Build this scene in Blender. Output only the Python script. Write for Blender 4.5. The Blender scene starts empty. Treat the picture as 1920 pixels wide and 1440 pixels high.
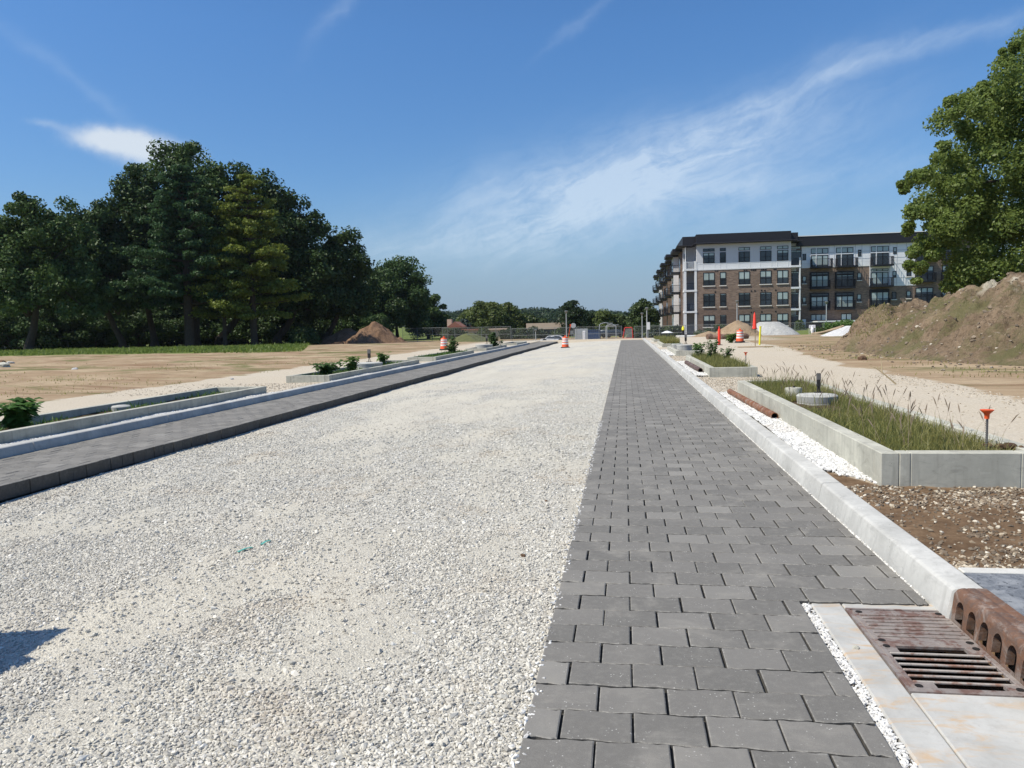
import bpy, math, random
import numpy as np
from mathutils import Matrix, Vector
R = math.radians
scene = bpy.context.scene
# ------------------------------------------------------------------ camera
F = 1441.0; CH = 1.5; ROLL = .024; VX, VY = 1172., 607.
_Y = np.array([(VX-960)/F, (720-VY)/F, 1.]); _Y /= np.linalg.norm(_Y)
_Z = -np.cross(_Y, np.array([1., ROLL, 0.])); _Z *= (1 if _Z[1] > 0 else -1)/np.linalg.norm(_Z)
_X = np.cross(_Y, _Z); _X *= 1 if _X[0] > 0 else -1
CM = np.array([_X, _Y, _Z])
rt, up, fw = CM[:, 0], CM[:, 1], CM[:, 2]
def ray(px, py): return CM @ np.array([(px-960)/F, (720-py)/F, 1.])
def P(px, py, z=0.):
    d = ray(px, py); t = (z-CH)/d[2]; return float(d[0]*t), float(d[1]*t)
def D(px, py, Y):
    d = ray(px, py); t = Y/d[1]; return float(d[0]*t), Y, float(CH+d[2]*t)
def DX(px, Y, z=0.):
    x = D(px, 600, Y)
    for _ in range(4):       # correct for roll at height z
        v = np.array([x[0], Y, z-CH]); y = 720-F*(v@up)/(v@fw); x = D(px, y, Y)
    return x[0]
cam = bpy.data.cameras.new("camera"); co = bpy.data.objects.new("camera", cam)
scene.collection.objects.link(co)
cam.sensor_width = 36; cam.lens = 36*F/1920; cam.clip_end = 6000; cam.clip_start = .05
co.matrix_world = Matrix([[rt[0], up[0], -fw[0], 0], [rt[1], up[1], -fw[1], 0], [rt[2], up[2], -fw[2], CH], [0, 0, 0, 1]])
scene.camera = co
scene.view_settings.view_transform = 'Standard'; scene.view_settings.look = 'None'
scene.view_settings.exposure = 0.32; scene.view_settings.gamma = 1
# ------------------------------------------------------------------ sun
SUN_EL, SUN_AZ = R(54), math.atan2(-.906, -.423)          # azimuth measured from +Y towards +X
sd = Vector((math.sin(SUN_AZ)*math.cos(SUN_EL), math.cos(SUN_AZ)*math.cos(SUN_EL), math.sin(SUN_EL)))
sl = bpy.data.lights.new("sun", 'SUN'); sl.energy = 4.5; sl.angle = R(.53); sl.color = (1, .93, .80)
so = bpy.data.objects.new("sun", sl); scene.collection.objects.link(so)
so.rotation_euler = sd.to_track_quat('Z', 'Y').to_euler(); so.location = (0, 0, 60)
# ------------------------------------------------------------------ node helper
class NT:
    def __init__(s, t): s.t = t; s.n = t.nodes; s.l = t.links
    def new(s, k, **kw):
        n = s.n.new(k)
        for a, v in kw.items(): setattr(n, a, v)
        return n
    def put(s, sock, v):
        if v is None: return
        if hasattr(v, 'is_output') or hasattr(v, 'links'): s.l.new(v, sock)
        else:
            try: sock.default_value = v
            except Exception: sock.default_value = (v, v, v)
    def m(s, op, a, b=None, c=None, clamp=False):
        n = s.new('ShaderNodeMath', operation=op, use_clamp=clamp)
        s.put(n.inputs[0], a); s.put(n.inputs[1], b); s.put(n.inputs[2], c)
        return n.outputs[0]
    def vm(s, op, a, b=None):
        n = s.new('ShaderNodeVectorMath', operation=op); s.put(n.inputs[0], a); s.put(n.inputs[1], b)
        return n.outputs['Value'] if op in ('DOT_PRODUCT', 'LENGTH') else n.outputs[0]
    def mix(s, f, a, b, blend='MIX'):
        n = s.new('ShaderNodeMix', data_type='RGBA', blend_type=blend)
        s.put(n.inputs[0], f); s.put(n.inputs[6], a if not isinstance(a, tuple) else (*a[:3], 1)); s.put(n.inputs[7], b if not isinstance(b, tuple) else (*b[:3], 1))
        return n.outputs[2]
    def noise(s, vec, scale, detail=4, rough=.55, dist=0, out=0):
        n = s.new('ShaderNodeTexNoise'); s.put(n.inputs['Vector'], vec)
        n.inputs['Scale'].default_value = scale; n.inputs['Detail'].default_value = detail
        n.inputs['Roughness'].default_value = rough; n.inputs['Distortion'].default_value = dist
        return n.outputs[out]
    def vor(s, vec, scale, feature='F1', out='Distance'):
        n = s.new('ShaderNodeTexVoronoi', feature=feature); s.put(n.inputs['Vector'], vec)
        n.inputs['Scale'].default_value = scale; return n.outputs[out]
    def step(s, v, a, b):
        n = s.new('ShaderNodeMapRange', interpolation_type='SMOOTHSTEP'); s.put(n.inputs[0], v)
        s.put(n.inputs[1], a); s.put(n.inputs[2], b); return n.outputs[0]
    def ramp(s, v, stops):
        n = s.new('ShaderNodeValToRGB'); s.put(n.inputs[0], v); e = n.color_ramp.elements
        while len(e) < len(stops): e.new(.5)
        for x, (p, c) in zip(e, stops): x.position = p; x.color = (*c, 1) if len(c) == 3 else c
        return n.outputs[0]
    def pos(s): return s.new('ShaderNodeNewGeometry').outputs['Position']
    def obj(s): return s.new('ShaderNodeTexCoord').outputs['Object']
    def rpi(s): return s.new('ShaderNodeNewGeometry').outputs['Random Per Island']
    def sep(s, v):
        n = s.new('ShaderNodeSeparateXYZ'); s.put(n.inputs[0], v); return n.outputs
    def comb(s, x, y, z):
        n = s.new('ShaderNodeCombineXYZ'); s.put(n.inputs[0], x); s.put(n.inputs[1], y); s.put(n.inputs[2], z); return n.outputs[0]
    def attr(s, name):
        return s.new('ShaderNodeAttribute', attribute_name=name).outputs['Fac']
    def bump(s, h, st=.5, dist=.01, nrm=None):
        n = s.new('ShaderNodeBump'); n.inputs['Strength'].default_value = st; n.inputs['Distance'].default_value = dist
        s.put(n.inputs['Height'], h)
        if nrm is not None: s.put(n.inputs['Normal'], nrm)
        return n.outputs[0]
# ------------------------------------------------------------------ world: daylight sky with thin cirrus and one small cloud
world = bpy.data.worlds.new("World"); scene.world = world; world.use_nodes = True
w = NT(world.node_tree); w.n.clear()
sky = w.new('ShaderNodeTexSky', sky_type='NISHITA'); sky.sun_disc = False
sky.sun_elevation = SUN_EL; sky.sun_rotation = SUN_AZ; sky.air_density = 1.0; sky.dust_density = .6; sky.ozone_density = 2.2
dirv = w.new('ShaderNodeTexCoord').outputs['Generated']
wn = w.noise(dirv, 5, 6, .6, 0, 1)
dirw = w.vm('ADD', dirv, w.vm('MULTIPLY', w.vm('SUBTRACT', wn, (.5, .5, .5)), (.10, .10, .07)))
def azel(d):
    x, y, z = w.sep(d)[:3]
    return w.m('MULTIPLY', w.m('ARCTAN2', x, y), 57.2958), w.m('MULTIPLY', w.m('ARCSINE', z), 57.2958)
az, el = azel(dirw)
def blob(a0, e0, ra, re, ang, power=1.0, A=az, E=el):
    c, s_ = math.cos(R(ang)), math.sin(R(ang))
    da = w.m('SUBTRACT', A, a0); de = w.m('SUBTRACT', E, e0)
    u = w.m('DIVIDE', w.m('ADD', w.m('MULTIPLY', da, c), w.m('MULTIPLY', de, s_)), ra)
    v = w.m('DIVIDE', w.m('SUBTRACT', w.m('MULTIPLY', de, c), w.m('MULTIPLY', da, s_)), re)
    r2 = w.m('ADD', w.m('MULTIPLY', u, u), w.m('MULTIPLY', v, v))
    return w.m('MULTIPLY', w.m('EXPONENT', w.m('MULTIPLY', r2, -1.)), power)
cir = None
for b in ((-1, 9.6, 10.5, 3.5, 12, .52), (-6.5, 8.0, 8, 2.8, 8, .5), (2, 11.5, 8, 2.2, 16, .45), (3, 8.4, 10, 2.4, 6, .35), (8, 13.2, 8, 1.3, 20, .42), (16, 15.7, 10, .55, 8, .36), (11, 12.2, 8, 1.6, 10, .25), (13, 9.6, 10, 1.2, 3, .25), (-14, 6.0, 9, 1.2, 0, .32), (21, 5.5, 12, 2, 0, .22), (-37, 15.8, 5, .5, -35, .14), (-20.5, 21, 3, .5, 45, .2), (-2.5, 21, 3, .35, 35, .2), (20, 16.9, 8, .4, 3, .2)):
    g = blob(*b); cir = g if cir is None else w.m('ADD', cir, g)
# streaky fibres along the plume
c_, s_ = math.cos(R(19)), math.sin(R(19))
fu = w.m('ADD', w.m('MULTIPLY', az, c_), w.m('MULTIPLY', el, s_)); fv = w.m('SUBTRACT', w.m('MULTIPLY', el, c_), w.m('MULTIPLY', az, s_))
fib = w.noise(w.comb(w.m('MULTIPLY', fu, .07), w.m('MULTIPLY', fv, .36), 0), 2.2, 10, .68, 1.1)
fib2 = w.noise(dirv, 9, 9, .66, 1.2)
fibm = w.m('ADD', .12, w.m('ADD', w.m('MULTIPLY', w.step(fib, .18, .86), .85), w.m('MULTIPLY', w.step(fib2, .3, .7), .45)))
cir = w.m('MULTIPLY', w.m('MULTIPLY', cir, fibm), 1.0, clamp=True)
wn3 = w.noise(dirv, 42, 7, .68, 0, 1)
dirw3 = w.vm('ADD', dirv, w.vm('MULTIPLY', w.vm('SUBTRACT', wn3, (.5, .5, .5)), (.03, .03, .014)))
A3, E3 = azel(dirw3)
cu = w.m('ADD', blob(-35.4, 12.6, 2.2, .8, 0, 1.5, A3, E3), blob(-32.6, 11.9, 2.6, 1.1, -4, 1.5, A3, E3))
cu = w.m('ADD', cu, blob(-38.9, 13.2, 1.2, .32, -4, .5, A3, E3))
cu = w.m('MULTIPLY', w.step(cu, .10, 1.6), .85)
low = w.m('MULTIPLY', w.step(azel(dirv)[1], 11, -1), .80)
bg = w.new('ShaderNodeBackground'); bg.inputs[1].default_value = .105
hs = w.new('ShaderNodeHueSaturation'); hs.inputs['Saturation'].default_value = 1.15; hs.inputs['Value'].default_value = 1.0
w.l.new(sky.outputs[0], hs.inputs['Color'])
a0_, e0_ = azel(dirv)
grade = w.ramp(w.m('DIVIDE', e0_, 45.), [(0, (.60, .60, .70)), (.12, (.61, .75, .90)), (.45, (.68, .90, 1.09)), (1, (.70, .89, 1.05))])
skyc = w.mix(low, w.mix(1.0, hs.outputs[0], grade, 'MULTIPLY'), (2.1, 3.15, 4.5))
skyc = w.mix(w.m('MULTIPLY', cir, .62), skyc, (5.6, 6.5, 7.4))
skyc = w.mix(cu, skyc, (5.8, 6.3, 6.8))
w.l.new(skyc, bg.inputs[0]); wo = w.new('ShaderNodeOutputWorld'); w.l.new(bg.outputs[0], wo.inputs[0])

# ------------------------------------------------------------------ numpy noise
def _h(i, j, s):
    n = (i*374761393 + j*668265263 + s*1274126177) & 0xffffffff
    n = ((n ^ (n >> 13))*1274126177) & 0xffffffff
    return ((n ^ (n >> 16)) & 0xffff)/65535.
def vnoise(x, y, s=0):
    x = np.asarray(x, float); y = np.asarray(y, float)
    i = np.floor(x).astype(np.int64); j = np.floor(y).astype(np.int64); fx = x-i; fy = y-j
    fx = fx*fx*(3-2*fx); fy = fy*fy*(3-2*fy)
    a = _h(i, j, s); b = _h(i+1, j, s); c = _h(i, j+1, s); d = _h(i+1, j+1, s)
    return (a*(1-fx)+b*fx)*(1-fy)+(c*(1-fx)+d*fx)*fy
def fbm(x, y, o=4, s=0):
    t = 0; a = .5; k = 1.
    for q in range(o): t = t+a*vnoise(np.asarray(x)*k, np.asarray(y)*k, s+q*17); a *= .5; k *= 2.03
    return t/(1-.5**o)
def sst(v, a, b):
    t = np.clip((np.asarray(v, float)-a)/(b-a), 0, 1); return t*t*(3-2*t)
# ------------------------------------------------------------------ object helpers
COL = scene.collection
def tag(o, label=None, cat=None, group=None, kind=None):
    if label: o['label'] = label
    if cat: o['category'] = cat
    if group: o['group'] = group
    if kind: o['kind'] = kind
    return o
def thing(name, label, cat, loc=(0, 0, 0), rz=0, group=None):
    o = bpy.data.objects.new(name, None); COL.objects.link(o); o.location = loc; o.rotation_euler = (0, 0, rz)
    o.empty_display_size = .1
    return tag(o, label, cat, group)
def _off(parent):
    v = Vector((0, 0, 0))
    while parent is not None: v = v+parent.location; parent = parent.parent
    return v
def npmesh(name, V, Fc, mats, parent=None, smooth=False, attrs=None, world=True):
    """V (n,3); Fc (m,k) array or list of tuples"""
    V = np.asarray(V, np.float64)
    if parent is not None and world: V = V-np.array(_off(parent))
    me = bpy.data.meshes.new(name)
    if isinstance(Fc, np.ndarray):
        m, k = Fc.shape
        me.vertices.add(len(V)); me.vertices.foreach_set('co', V.astype(np.float32).ravel())
        me.loops.add(m*k); me.loops.foreach_set('vertex_index', Fc.astype(np.int32).ravel())
        me.polygons.add(m); me.polygons.foreach_set('loop_start', np.arange(0, m*k, k, dtype=np.int32))
        me.polygons.foreach_set('loop_total', np.full(m, k, dtype=np.int32))
        me.update(calc_edges=True)
    else:
        me.from_pydata([tuple(v) for v in V], [], Fc); me.update()
    if attrs:
        for k_, a in attrs.items():
            at = me.attributes.new(k_, 'FLOAT', 'POINT'); at.data.foreach_set('value', np.asarray(a, np.float32))
    for mt in (mats if isinstance(mats, (list, tuple)) else [mats]): me.materials.append(mt)
    if smooth: me.polygons.foreach_set('use_smooth', np.ones(len(me.polygons), bool))
    o = bpy.data.objects.new(name, me); COL.objects.link(o)
    if parent is not None: o.parent = parent
    return o
class MB:
    def __init__(s): s.v = []; s.f = []; s.mi = []; s.c = 0
    def add(s, vs, fs, mi=0):
        b = len(s.v); s.v += [tuple(v) for v in vs]; s.f += [tuple(i+b for i in f) for f in fs]; s.mi += [mi]*len(fs); return s
    def box(s, x0, x1, y0, y1, z0, z1, mi=0, bv=0):
        if bv:
            b = bv; vs = []
            xs = (x0, x1); ys = (y0, y1); zs = (z0, z1)
            vs = []; idx = {}
            for i in (0, 1):
                for j in (0, 1):
                    for k in (0, 1):
                        sx, sy, sz = (1, -1)[i], (1, -1)[j], (1, -1)[k]
                        for a in range(3):
                            p = [xs[i]+sx*b*(a != 0), ys[j]+sy*b*(a != 1), zs[k]+sz*b*(a != 2)]
                            idx[i, j, k, a] = len(vs); vs.append(p)
            fs = []
            for i in (0, 1): fs.append([idx[i, 0, 0, 0], idx[i, 1, 0, 0], idx[i, 1, 1, 0], idx[i, 0, 1, 0]][::1 if i else -1])
            for j in (0, 1): fs.append([idx[0, j, 0, 1], idx[0, j, 1, 1], idx[1, j, 1, 1], idx[1, j, 0, 1]][::1 if j else -1])
            for k in (0, 1): fs.append([idx[0, 0, k, 2], idx[1, 0, k, 2], idx[1, 1, k, 2], idx[0, 1, k, 2]][::1 if k else -1])
            for j in (0, 1):
                for k in (0, 1): fs.append([idx[0, j, k, 1], idx[1, j, k, 1], idx[1, j, k, 2], idx[0, j, k, 2]])
            for i in (0, 1):
                for k in (0, 1): fs.append([idx[i, 0, k, 0], idx[i, 1, k, 0], idx[i, 1, k, 2], idx[i, 0, k, 2]])
            for i in (0, 1):
                for j in (0, 1): fs.append([idx[i, j, 0, 0], idx[i, j, 1, 0], idx[i, j, 1, 1], idx[i, j, 0, 1]])
            for i in (0, 1):
                for j in (0, 1):
                    for k in (0, 1): fs.append([idx[i, j, k, a] for a in range(3)])
            return s.add(vs, fs, mi)
        v = [(x, y, z) for x in (x0, x1) for y in (y0, y1) for z in (z0, z1)]
        return s.add(v, [(0, 1, 3, 2), (4, 6, 7, 5), (0, 4, 5, 1), (2, 3, 7, 6), (0, 2, 6, 4), (1, 5, 7, 3)], mi)
    def tube(s, pts, rad, n=8, cap=True, mi=0):
        pts = [Vector(p) for p in pts]; rad = rad if isinstance(rad, (list, tuple)) else [rad]*len(pts)
        rings = []; prev = None
        for i, p in enumerate(pts):
            d = (pts[min(i+1, len(pts)-1)]-pts[max(i-1, 0)]); d = d.normalized() if d.length > 1e-9 else Vector((0, 0, 1))
            if prev is None: a = d.orthogonal().normalized()
            else: a = (prev-d*prev.dot(d)); a = a.normalized() if a.length > 1e-6 else d.orthogonal().normalized()
            prev = a; b = d.cross(a)
            rings.append([p+(a*math.cos(2*math.pi*k/n)+b*math.sin(2*math.pi*k/n))*rad[i] for k in range(n)])
        vs = [v for r_ in rings for v in r_]; fs = []
        for i in range(len(pts)-1):
            for k in range(n): fs.append((i*n+k, i*n+(k+1) % n, (i+1)*n+(k+1) % n, (i+1)*n+k))
        if cap: fs += [tuple(range(n))[::-1], tuple(range((len(pts)-1)*n, len(pts)*n))]
        return s.add(vs, fs, mi)
    def lathe(s, prof, c=(0, 0, 0), n=24, mi=0, cap=True):
        vs = []; fs = []
        for r_, z in prof:
            for k in range(n): vs.append((c[0]+r_*math.cos(2*math.pi*k/n), c[1]+r_*math.sin(2*math.pi*k/n), c[2]+z))
        for i in range(len(prof)-1):
            for k in range(n): fs.append((i*n+k, i*n+(k+1) % n, (i+1)*n+(k+1) % n, (i+1)*n+k))
        if cap: fs += [tuple(range(n))[::-1], tuple(range((len(prof)-1)*n, len(prof)*n))]
        return s.add(vs, fs, mi)
    def build(s, name, mats, parent=None, smooth=False, world=True):
        o = npmesh(name, s.v, s.f, mats, parent, False, None, world)
        if len(set(s.mi)) > 1: o.data.polygons.foreach_set('material_index', s.mi)
        if smooth:
            o.data.polygons.foreach_set('use_smooth', [True]*len(s.f))
            try: o.data.set_sharp_from_angle(angle=R(40))
            except Exception: pass
        return o
def clone(root, loc, label=None, rz=None, group=None, name=None, scale=None):
    r = root.copy(); COL.objects.link(r); r.location = loc
    if rz is not None: r.rotation_euler = (0, 0, rz)
    if scale: r.scale = (scale,)*3 if not isinstance(scale, tuple) else scale
    if label: r['label'] = label
    if group: r['group'] = group
    for ch in list(root.children):
        c = ch.copy(); COL.objects.link(c); c.parent = r
        for g in list(ch.children):
            d = g.copy(); COL.objects.link(d); d.parent = c
    return r
# ------------------------------------------------------------------ materials
def mat(name):
    m = bpy.data.materials.new(name); m.use_nodes = True; t = NT(m.node_tree)
    b = t.n['Principled BSDF']; return m, t, b
def simple(name, col, rough=.6, metal=0., var=.12, scale=6, bump=0., spec=.4, dirt=None):
    m, t, b = mat(name); p = t.obj(); n = t.noise(p, scale, 5, .6)
    lo = tuple(c*(1-var) for c in col); hi = tuple(min(1, c*(1+var)) for c in col)
    c = t.mix(n, lo, hi)
    if dirt: c = t.mix(t.m('MULTIPLY', t.step(t.noise(p, scale*.6, 6, .7, .4), .5, .75), .7), c, dirt)
    t.put(b.inputs['Base Color'], c); b.inputs['Roughness'].default_value = rough; b.inputs['Metallic'].default_value = metal
    b.inputs['Specular IOR Level'].default_value = spec
    if bump: t.put(b.inputs['Normal'], t.bump(t.noise(p, scale*6, 4, .6), bump, .01))
    return m
def concrete(name, col, stain=.35, joint=None):
    m, t, b = mat(name); p = t.pos()
    n1 = t.noise(p, 1.7, 6, .65, .4); n2 = t.noise(p, 22, 5, .6); xyz = t.sep(p)
    streak = t.noise(t.vm('MULTIPLY', p, (14, 14, 1.2)), 1, 4, .6)
    c = t.mix(t.step(n1, .3, .72), tuple(x*.80 for x in col), tuple(min(1, x*1.10) for x in col))
    c = t.mix(t.m('MULTIPLY', t.step(streak, .5, .75), stain), c, tuple(x*.62 for x in col))
    c = t.mix(t.m('MULTIPLY', t.step(n2, .42, .72), .28), c, tuple(x*.72 for x in col))
    sp = t.vor(p, 38); c = t.mix(t.m('MULTIPLY', t.step(sp, .16, .08), t.step(t.noise(p, 3, 2), .5, .7)), c, tuple(x*.35 for x in col))
    bg_ = t.noise(t.vm('MULTIPLY', p, (1, 1, 2.5)), 4.5, 6, .7, .8); c = t.mix(t.m('MULTIPLY', t.step(bg_, .52, .70), stain*.7), c, tuple(x*.55 for x in col)); c = t.mix(t.m('MULTIPLY', t.step(bg_, .44, .30), stain*.5), c, tuple(min(1, x*1.25) for x in col))
    t.put(b.inputs['Base Color'], c); b.inputs['Roughness'].default_value = .88; b.inputs['Specular IOR Level'].default_value = .25
    h = t.m('ADD', t.m('MULTIPLY', n2, .5), t.noise(p, 120, 3, .6)); t.put(b.inputs['Normal'], t.bump(h, .35, .004)); return m
M = {}
M['kerb'] = concrete('kerb_concrete', (.50, .495, .465), .5)
M['planter'] = concrete('planter_concrete', (.47, .46, .39), .8)
M['slab'] = concrete('slab_concrete', (.56, .55, .51), .12)
M['riser'] = concrete('riser_concrete', (.44, .44, .41), .5)
def rusty(name, base, rust, amt=.5, rough=.75):
    m, t, b = mat(name); p = t.pos(); n = t.noise(p, 9, 7, .68, .6); n2 = t.noise(p, 45, 5, .6)
    f = t.step(t.m('ADD', n, t.m('MULTIPLY', t.m('SUBTRACT', n2, .5), .35)), .62-amt*.4, .78-amt*.4)
    c = t.mix(f, base, rust); c = t.mix(t.m('MULTIPLY', t.step(n2, .55, .75), .5), c, tuple(x*.45 for x in rust))
    c = t.mix(t.m('MULTIPLY', t.step(t.noise(p, 7, 6, .75, 1), .47, .66), .5), c, (.40, .36, .32)); c = t.mix(t.m('MULTIPLY', t.step(t.noise(p, 70, 4, .7), .60, .72), .5), c, (.05, .035, .03))
    t.put(b.inputs['Base Color'], c); b.inputs['Roughness'].default_value = rough; b.inputs['Metallic'].default_value = .25
    t.put(b.inputs['Normal'], t.bump(n2, .5, .003)); return m
M['hood'] = rusty('rusted_cast_iron', (.14, .088, .064), (.19, .10, .06), .5)
M['grate'] = rusty('dusty_cast_iron', (.26, .225, .205), (.175, .105, .085), .4)
M['bars'] = rusty('grate_bar_iron', (.42, .38, .34), (.30, .17, .12), .4)
M['pit'] = simple('dark_pit', (.012, .010, .009), .95)
M['pipe'] = rusty('rusty_orange_pipe', (.25, .105, .04), (.17, .065, .028), .5, .7)
M['pipe2'] = rusty('rusty_dark_pipe', (.11, .06, .045), (.08, .04, .03), .5, .7)
# stains on slab
def slabmat():
    m, t, b = mat('apron_concrete'); p = t.pos(); n1 = t.noise(p, 2.5, 6, .65, .4); n2 = t.noise(p, 30, 5, .65)
    c = t.mix(t.step(n1, .3, .7), (.36, .355, .33), (.50, .495, .465)); x, y, z = t.sep(p)[:3]
    st = t.m('MULTIPLY', t.step(t.noise(t.vm('MULTIPLY', p, (3, 9, 1)), 1.3, 6, .7, .8), .48, .70), .75)
    c = t.mix(st, c, (.50, .33, .17)); c = t.mix(t.m('MULTIPLY', t.step(t.noise(p, 11, 6, .75), .5, .75), .4), c, (.30, .28, .25)); c = t.mix(t.m('MULTIPLY', t.step(t.noise(p, 60, 5, .7), .58, .7), .5), c, (.36, .34, .31))
    t.put(b.inputs['Base Color'], c); b.inputs['Roughness'].default_value = .85; t.put(b.inputs['Normal'], t.bump(n2, .3, .003)); return m
M['apron'] = slabmat()
def pavermat():
    m, t, b = mat('grey_paver'); r_ = t.rpi(); p = t.pos()
    c = t.ramp(r_, [(0, (.142, .136, .124)), (.5, (.166, .158, .144)), (.9, (.19, .181, .165)), (1, (.23, .22, .20))])
    n = t.noise(p, 26, 6, .7); n2 = t.noise(p, 3.1, 5, .65, .5)
    c = t.mix(t.m('MULTIPLY', t.step(n, .45, .75), .45), c, (.25, .24, .215))
    c = t.mix(t.m('MULTIPLY', t.step(n2, .48, .74), .65), c, (.27, .255, .225))
    sp = t.vor(p, 55); sel = t.step(t.noise(p, 9, 3), .50, .62)
    c = t.mix(t.m('MULTIPLY', t.step(sp, .20, .1), sel), c, (.48, .47, .44))
    gr = t.noise(p, 260, 3, .8); c = t.mix(t.m('MULTIPLY', t.step(gr, .55, .72), .55), c, (.33, .32, .29)); c = t.mix(t.m('MULTIPLY', t.step(gr, .45, .28), .5), c, (.06, .058, .052))
    scr = t.noise(t.vm('MULTIPLY', p, (9, 60, 1)), 1.0, 5, .7, 1.2); c = t.mix(t.m('MULTIPLY', t.step(scr, .60, .72), t.m('MULTIPLY', t.step(n2, .42, .6), .5)), c, (.42, .41, .38))
    edge = t.attr('edge')
    c = t.mix(t.m('MULTIPLY', t.m('MULTIPLY', edge, t.step(n, .42, .66)), .7), c, (.40, .385, .35))
    nz = t.sep(t.new('ShaderNodeNewGeometry').outputs['True Normal'])[2]; c = t.mix(t.m('MULTIPLY', t.m('LESS_THAN', t.m('ABSOLUTE', nz), .3), .75), c, (.045, .043, .04))  # upright sides near black: shade painted into the paver colour
    t.put(b.inputs['Base Color'], c); b.inputs['Roughness'].default_value = .85; b.inputs['Specular IOR Level'].default_value = .3
    t.put(b.inputs['Normal'], t.bump(gr, .5, .003)); return m
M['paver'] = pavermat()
def stonemat(name, cols):
    m, t, b = mat(name); r_ = t.new('ShaderNodeObjectInfo').outputs['Random']
    c = t.ramp(r_, cols); p = t.pos(); c = t.mix(t.m('MULTIPLY', t.noise(p, 2.2, 4, .6), .35), c, (.44, .40, .32)); c = t.mix(t.m('MULTIPLY', t.step(t.noise(p, .9, 4, .6), .52, .68), .35), c, (.42, .33, .23))
    t.put(b.inputs['Base Color'], c); b.inputs['Roughness'].default_value = .9; b.inputs['Specular IOR Level'].default_value = .2; return m
M['stone'] = stonemat('crushed_limestone', [(0, (.33, .315, .28)), (.2, (.44, .42, .375)), (.55, (.54, .52, .46)), (.85, (.64, .615, .55)), (1, (.76, .74, .68))])
M['stonew'] = stonemat('white_crushed_stone', [(0, (.42, .42, .42)), (.3, (.60, .60, .59)), (.7, (.74, .74, .72)), (1, (.84, .84, .82))])
M['stoneb'] = stonemat('soil_pebbles', [(0, (.06, .04, .026)), (.62, (.15, .10, .062)), (.74, (.28, .22, .15)), (.88, (.46, .40, .30)), (1, (.65, .60, .5))])
M['clod'] = stonemat('soil_clods', [(0, (.06, .042, .03)), (.6, (.14, .10, .068)), (.9, (.22, .17, .12)), (1, (.55, .5, .42))])
M['stonet'] = stonemat('tan_pebbles', [(0, (.22, .18, .13)), (.5, (.42, .36, .28)), (1, (.6, .54, .45))])
def gravelmat():
    m, t, b = mat('road_gravel'); p = t.pos(); fi = t.attr('fines')
    v = t.new('ShaderNodeTexVoronoi'); t.put(v.inputs['Vector'], p); v.inputs['Scale'].default_value = 55
    cr = t.sep(v.outputs['Color'])[0]
    st = t.ramp(cr, [(0, (.27, .26, .24)), (.3, (.46, .445, .40)), (.7, (.60, .58, .52)), (1, (.74, .72, .66))])
    v2 = t.vor(p, 55, 'DISTANCE_TO_EDGE'); st = t.mix(t.m('MULTIPLY', t.step(v2, .10, .0), .7), st, (.16, .155, .14))
    n = t.noise(p, 40, 6, .75); fc = t.mix(t.step(n, .3, .7), (.42, .39, .325), (.58, .55, .47))
    c = t.mix(t.m('MULTIPLY', fi, .8), st, fc)
    big = t.noise(t.vm('MULTIPLY', p, (1, .35, 1)), 1.1, 6, .65, .4)
    c = t.mix(t.m('MULTIPLY', t.step(big, .38, .7), .5), c, (.60, .565, .47))
    c = t.mix(t.m('MULTIPLY', t.step(t.noise(p, .55, 4, .6), .52, .72), .22), c, (.50, .43, .34))
    sp = t.noise(t.vm('MULTIPLY', p, (1, .4, 1)), 9, 7, .8); c = t.mix(t.m('MULTIPLY', t.step(sp, .56, .72), .5), c, (.30, .285, .25)); c = t.mix(t.m('MULTIPLY', t.step(sp, .46, .3), .4), c, (.70, .67, .58))
    trk = t.noise(t.comb(t.m('MULTIPLY', t.sep(p)[0], 1.6), t.m('MULTIPLY', t.sep(p)[1], .05), 0), 1.2, 4, .6); c = t.mix(t.m('MULTIPLY', t.step(trk, .5, .72), .25), c, (.42, .395, .33))
    t.put(b.inputs['Base Color'], c); b.inputs['Roughness'].default_value = .95; b.inputs['Specular IOR Level'].default_value = .15
    h = t.m('ADD', t.m('MULTIPLY', v2, .8), t.m('ADD', t.m('MULTIPLY', n, .5), t.m('MULTIPLY', t.noise(p, 12, 4, .7), 1.2))); t.put(b.inputs['Normal'], t.bump(h, .9, .014)); return m
M['gravel'] = gravelmat()
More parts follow.
